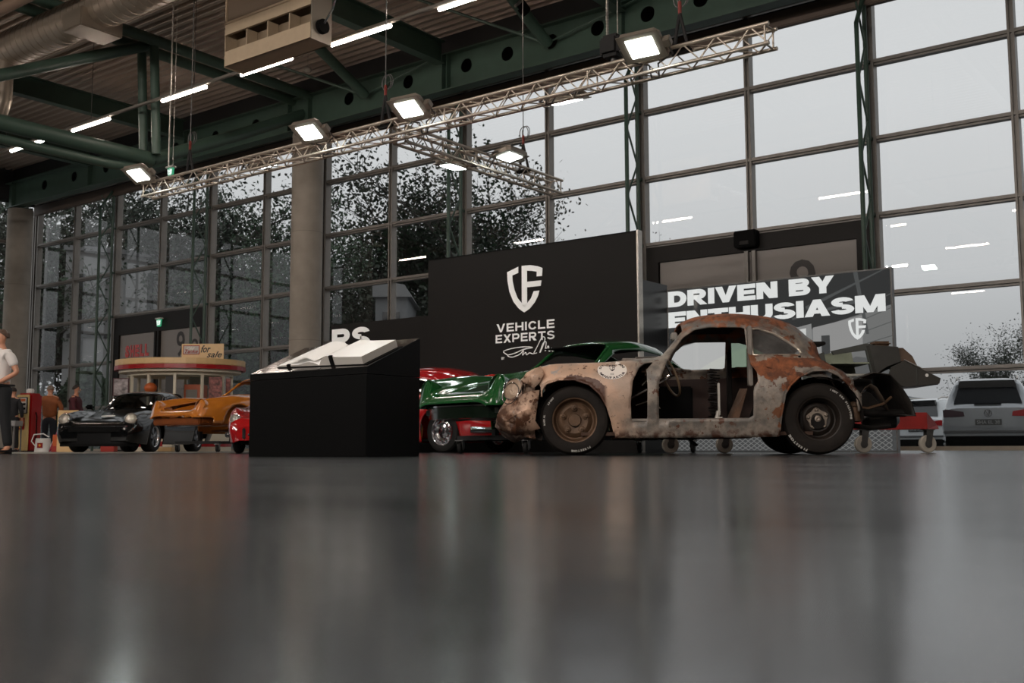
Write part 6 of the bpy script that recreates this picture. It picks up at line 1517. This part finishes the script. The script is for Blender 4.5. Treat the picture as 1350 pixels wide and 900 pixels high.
# low table left of the pump
o = thing('low_table', 'small pale table behind the legs of the man in the white polo shirt', 'table', at_(14, 24.5), YAW); MB().bev(-.22, .22, -.2, .2, .60, .72, .01).build('top', pbr('table_grey', (140, 138, 136), .5), o)
lg = MB().bev(-.015, .015, -.015, .015, 0, .60, .003).mesh('leg', STEEL)
for a, b in ((-.19, -.17), (.19, -.17), (-.19, .17), (.19, .17)): put('leg', lg, o, (a, b, 0))
# ---- people -----------------------------------------------------------------
def skin(name, pts, edges, mat, parent, root=0, sub=2):
    me = bpy.data.meshes.new(name); me.from_pydata([p[:3] for p in pts], edges, []); me.materials.append(mat); o = link(name, me, parent)
    o.modifiers.new('skin', 'SKIN').use_smooth_shade = True
    for i, p in enumerate(pts): r = p[3]; r = r if isinstance(r, tuple) else (r, r); me.skin_vertices[0].data[i].radius = r
    me.skin_vertices[0].data[root].use_root = True
    m = o.modifiers.new('sub', 'SUBSURF'); m.levels = sub; m.render_levels = sub
    return o
SKIN = pbr('skin_tone', (196, 138, 108), .5, var=.04)
def person(label, loc, rz, H, top, trousers, shoe, hair, arms, sleeve='short', legs=None, head_turn=0., bald=False, beard=False, girth=1.):
    """local frame: faces +x, left is +y. arms: per side ((shoulder), elbow, wrist)"""
    s = H/1.78; t = thing('person', label, 'person', loc, rz); t.scale = (s, s, s); g = girth
    gb = 1.0
    legs = legs or {1: ((.0, .10, .50), (-.02, .12, .09)), -1: ((.03, -.10, .50), (.05, -.13, .09))}
    pts = [(0, 0, .96, (.115, .14)), (0, 0, 1.12, (.105, .13)), (.0, 0, 1.30, (.11, .16)), (-.01, 0, 1.43, (.08, .13)), (0, 0, 1.50, .058), (.015, 0, 1.56, .055), (.02, 0, 1.62, (.080, .068)), (.01, 0, 1.70, (.092, .078)), (0, 0, 1.755, (.06, .05))]
    ed = [(i, i+1) for i in range(8)]
    for sd in (1, -1):
        e, w_ = arms[sd]; k = len(pts); w_ = Vector(w_); e = Vector(e); d = (w_-e).normalized()
        pts += [(-.01, sd*.175, 1.42, .056), (*e, .042), (*w_, .027), (*(w_+d*.05), (.034, .020)), (*(w_+d*.09), (.034, .016))]; ed += [(3, k), (k, k+1), (k+1, k+2), (k+2, k+3), (k+3, k+4)]
        # fingers and thumb
        side = d.cross(Vector((0, 0, 1)));  side = side.normalized() if side.length > .1 else Vector((0, 1, 0))
        for fi, (of, ln) in enumerate(((-.026, .065), (-.009, .078), (.009, .072), (.026, .055))):
            b = w_+d*.085+side*of; m = len(pts); pts += [(*(b+d*.02), .009), (*(b+d*ln+Vector((0, 0, -.01))), .0075)]; ed += [(k+4, m), (m, m+1)]
        m = len(pts); b = w_+d*.04-side*.03; pts += [(*b, .011), (*(b+d*.05-side*.025), .009)]; ed += [(k+3, m), (m, m+1)]
        kn, an = legs[sd]; k = len(pts)
        pts += [(0, sd*.095, .88, .085), (*kn, .060), (*an, .042), (an[0]+.10, an[1], .035, (.035, .04)), (an[0]+.17, an[1], .03, (.022, .038))]; ed += [(0, k), (k, k+1), (k+1, k+2), (k+2, k+3), (k+3, k+4)]
    body = skin('body', pts, ed, SKIN, t)
    # face: nose, ears, eyes, mouth
    hm = T(.01, 0, 1.66) @ Rz(head_turn)
    MB().add([hm @ Vector(p) for p in ((.088, -.014, -.025), (.088, .014, -.025), (.118, 0, -.022), (.090, 0, .025))], [(0, 1, 2), (0, 2, 3), (1, 3, 2)]).build('nose', SKIN, t, True)
    for sd in (1, -1):
        MB().ball(hm @ Vector((.0, sd*.080, -.01)), .024, 8, 6, (.7, .35, 1.2)).build('ear', SKIN, t, True)
        MB().ball(hm @ Vector((.080, sd*.030, .012)), .010, 8, 6).build('eye', pbr('eye_dark', (46, 36, 30), .3), t, True)
    MB().bev(.085, .094, -.022, .022, -.056, -.048, .002, hm).build('mouth', pbr('lip', (150, 84, 74), .5), t)
    # hair cap
    rows = []
    for i in range(9):
        ph = i/8*1.75; row = []
        for j in range(20):
            a = 2*pi*j/20; fr = max(0, cos(a)); lim = ph*(1-.45*fr) if not bald else ph*(1-.45*fr)
            rr = sin(lim); row.append(hm @ Vector((-.012+.106*rr*cos(a), .092*rr*sin(a), .018+.104*cos(lim))))
        rows.append(row)
    rows = rows[(4 if bald else 0):]
    MB().grid(rows, True).build('hair', hair, t, True)
    if beard: MB().ball(hm @ Vector((.060, 0, -.062)), .050, 12, 8, (.8, 1, .9)).build('beard', pbr('grey_beard', (150, 138, 128), .8), t, True)
    # clothing
    tp = [(0, 0, .87, (.150*g, .175*g)), (0, 0, 1.12, (.130*g, .162*g)), (0, 0, 1.30, (.134*g, .185*g)), (-.01, 0, 1.43, (.098, .148)), (0, 0, 1.485, .070)]; te = [(i, i+1) for i in range(4)]
    for sd in (1, -1):
        e, w_ = Vector(arms[sd][0]), Vector(arms[sd][1]); sh_ = Vector((-.01, sd*.175, 1.42)); k = len(tp)
        if sleeve == 'short': tp += [(*sh_, .078), (*(sh_+(e-sh_)*.72), .070)]; te += [(3, k), (k, k+1)]
        else: tp += [(*sh_, .078), (*e, .064), (*(e+(w_-e)*.9), .046)]; te += [(3, k), (k, k+1), (k+1, k+2)]
    lab(skin('top', tp, te, top, t), 'upper garment')
    tp = [(0, 0, 1.0, (.140*g, .165*g)), (0, 0, .92, (.145*g, .17*g))]; te = [(0, 1)]
    for sd in (1, -1):
        kn, an = legs[sd]; k = len(tp); tp += [(0, sd*.10, .84, .112*g), (*kn, .080), (an[0], an[1], .085, .066)]; te += [(1, k), (k, k+1), (k+1, k+2)]
    skin('trousers', tp, te, trousers, t)
    for sd in (1, -1):
        an = legs[sd][1]; MB().bev(an[0]-.08, an[0]+.20, an[1]-.05, an[1]+.05, 0, .085, .03).build('shoe', shoe, t, True)
    return t
HAIRD = pbr('dark_brown_hair', (44, 34, 28), .7); HAIRG = pbr('grey_hair', (128, 112, 98), .8); HAIRB = pbr('short_brown_hair', (84, 62, 48), .7)
DT = pbr('black_trousers', (16, 16, 18), .8); BS = pbr('black_shoe', (20, 20, 20), .4)
p1 = person('man in a white polo shirt and black trousers at the left edge', at_(-1, 15.3), YAW+pi+1.0, 1.80, pbr('white_polo', (222, 214, 208), .7), DT, BS, HAIRB,
       {1: ((-.08, .28, 1.15), (.14, .15, .99)), -1: ((-.05, -.27, 1.15), (.12, -.2, .96))}, legs={1: ((-.02, .13, .50), (-.06, .17, .09)), -1: ((.06, -.12, .50), (.08, -.16, .09))})
MB().bev(-.135, .14, -.175, .175, .955, .985, .01).build('belt', pbr('belt_black', (12, 12, 12), .4), p1)
lab(MB().prism([(a*.05-.17, b*.06+1.30) for a, b in LOGO[1]], lambda a, b, h: (a+.16, h, b), .235, .238).build('sleeve_print', pbr('print_grey', (120, 116, 118), .6), p1), 'small dark shield print on the sleeve')
MB().tube([(.07*cos(a*pi/8), .068*sin(a*pi/8), 1.485) for a in range(16)], .014, 6, closed=True).build('collar', MATS['white_polo'], p1, smooth=True)
person('dark-clothed person standing behind the man in the white polo, beside the petrol pump', at_(17, 26.3), YAW+pi/2, 1.60, pbr('dark_jacket', (24, 24, 27), .8), DT, BS, HAIRD, {1: ((.0, .25, 1.14), (.12, .22, .92)), -1: ((.0, -.25, 1.14), (.12, -.22, .92))}, 'long')
person('grey-haired man in an orange-brown jacket seen from behind', at_(66, 28.0), YAW+pi/2+.3, 1.75, pbr('orange_jacket', (146, 82, 42), .75, var=.15, bump=.3), pbr('navy_jeans', (30, 34, 42), .8), BS, HAIRG, {1: ((-.02, .30, 1.16), (.06, .26, .94)), -1: ((-.02, -.30, 1.16), (.06, -.26, .94))}, 'long', girth=1.18)
person('dark-haired bearded man in a maroon shirt looking to the right', at_(100, 28.6), YAW+.05, 1.79, pbr('maroon_shirt', (74, 20, 30), .75, var=.1), pbr('dark_trousers', (34, 32, 34), .8), BS, HAIRD, {1: ((.02, .30, 1.16), (.14, .26, .96)), -1: ((.05, -.30, 1.14), (.2, -.24, 1.0))}, 'long', girth=1.3, beard=True)
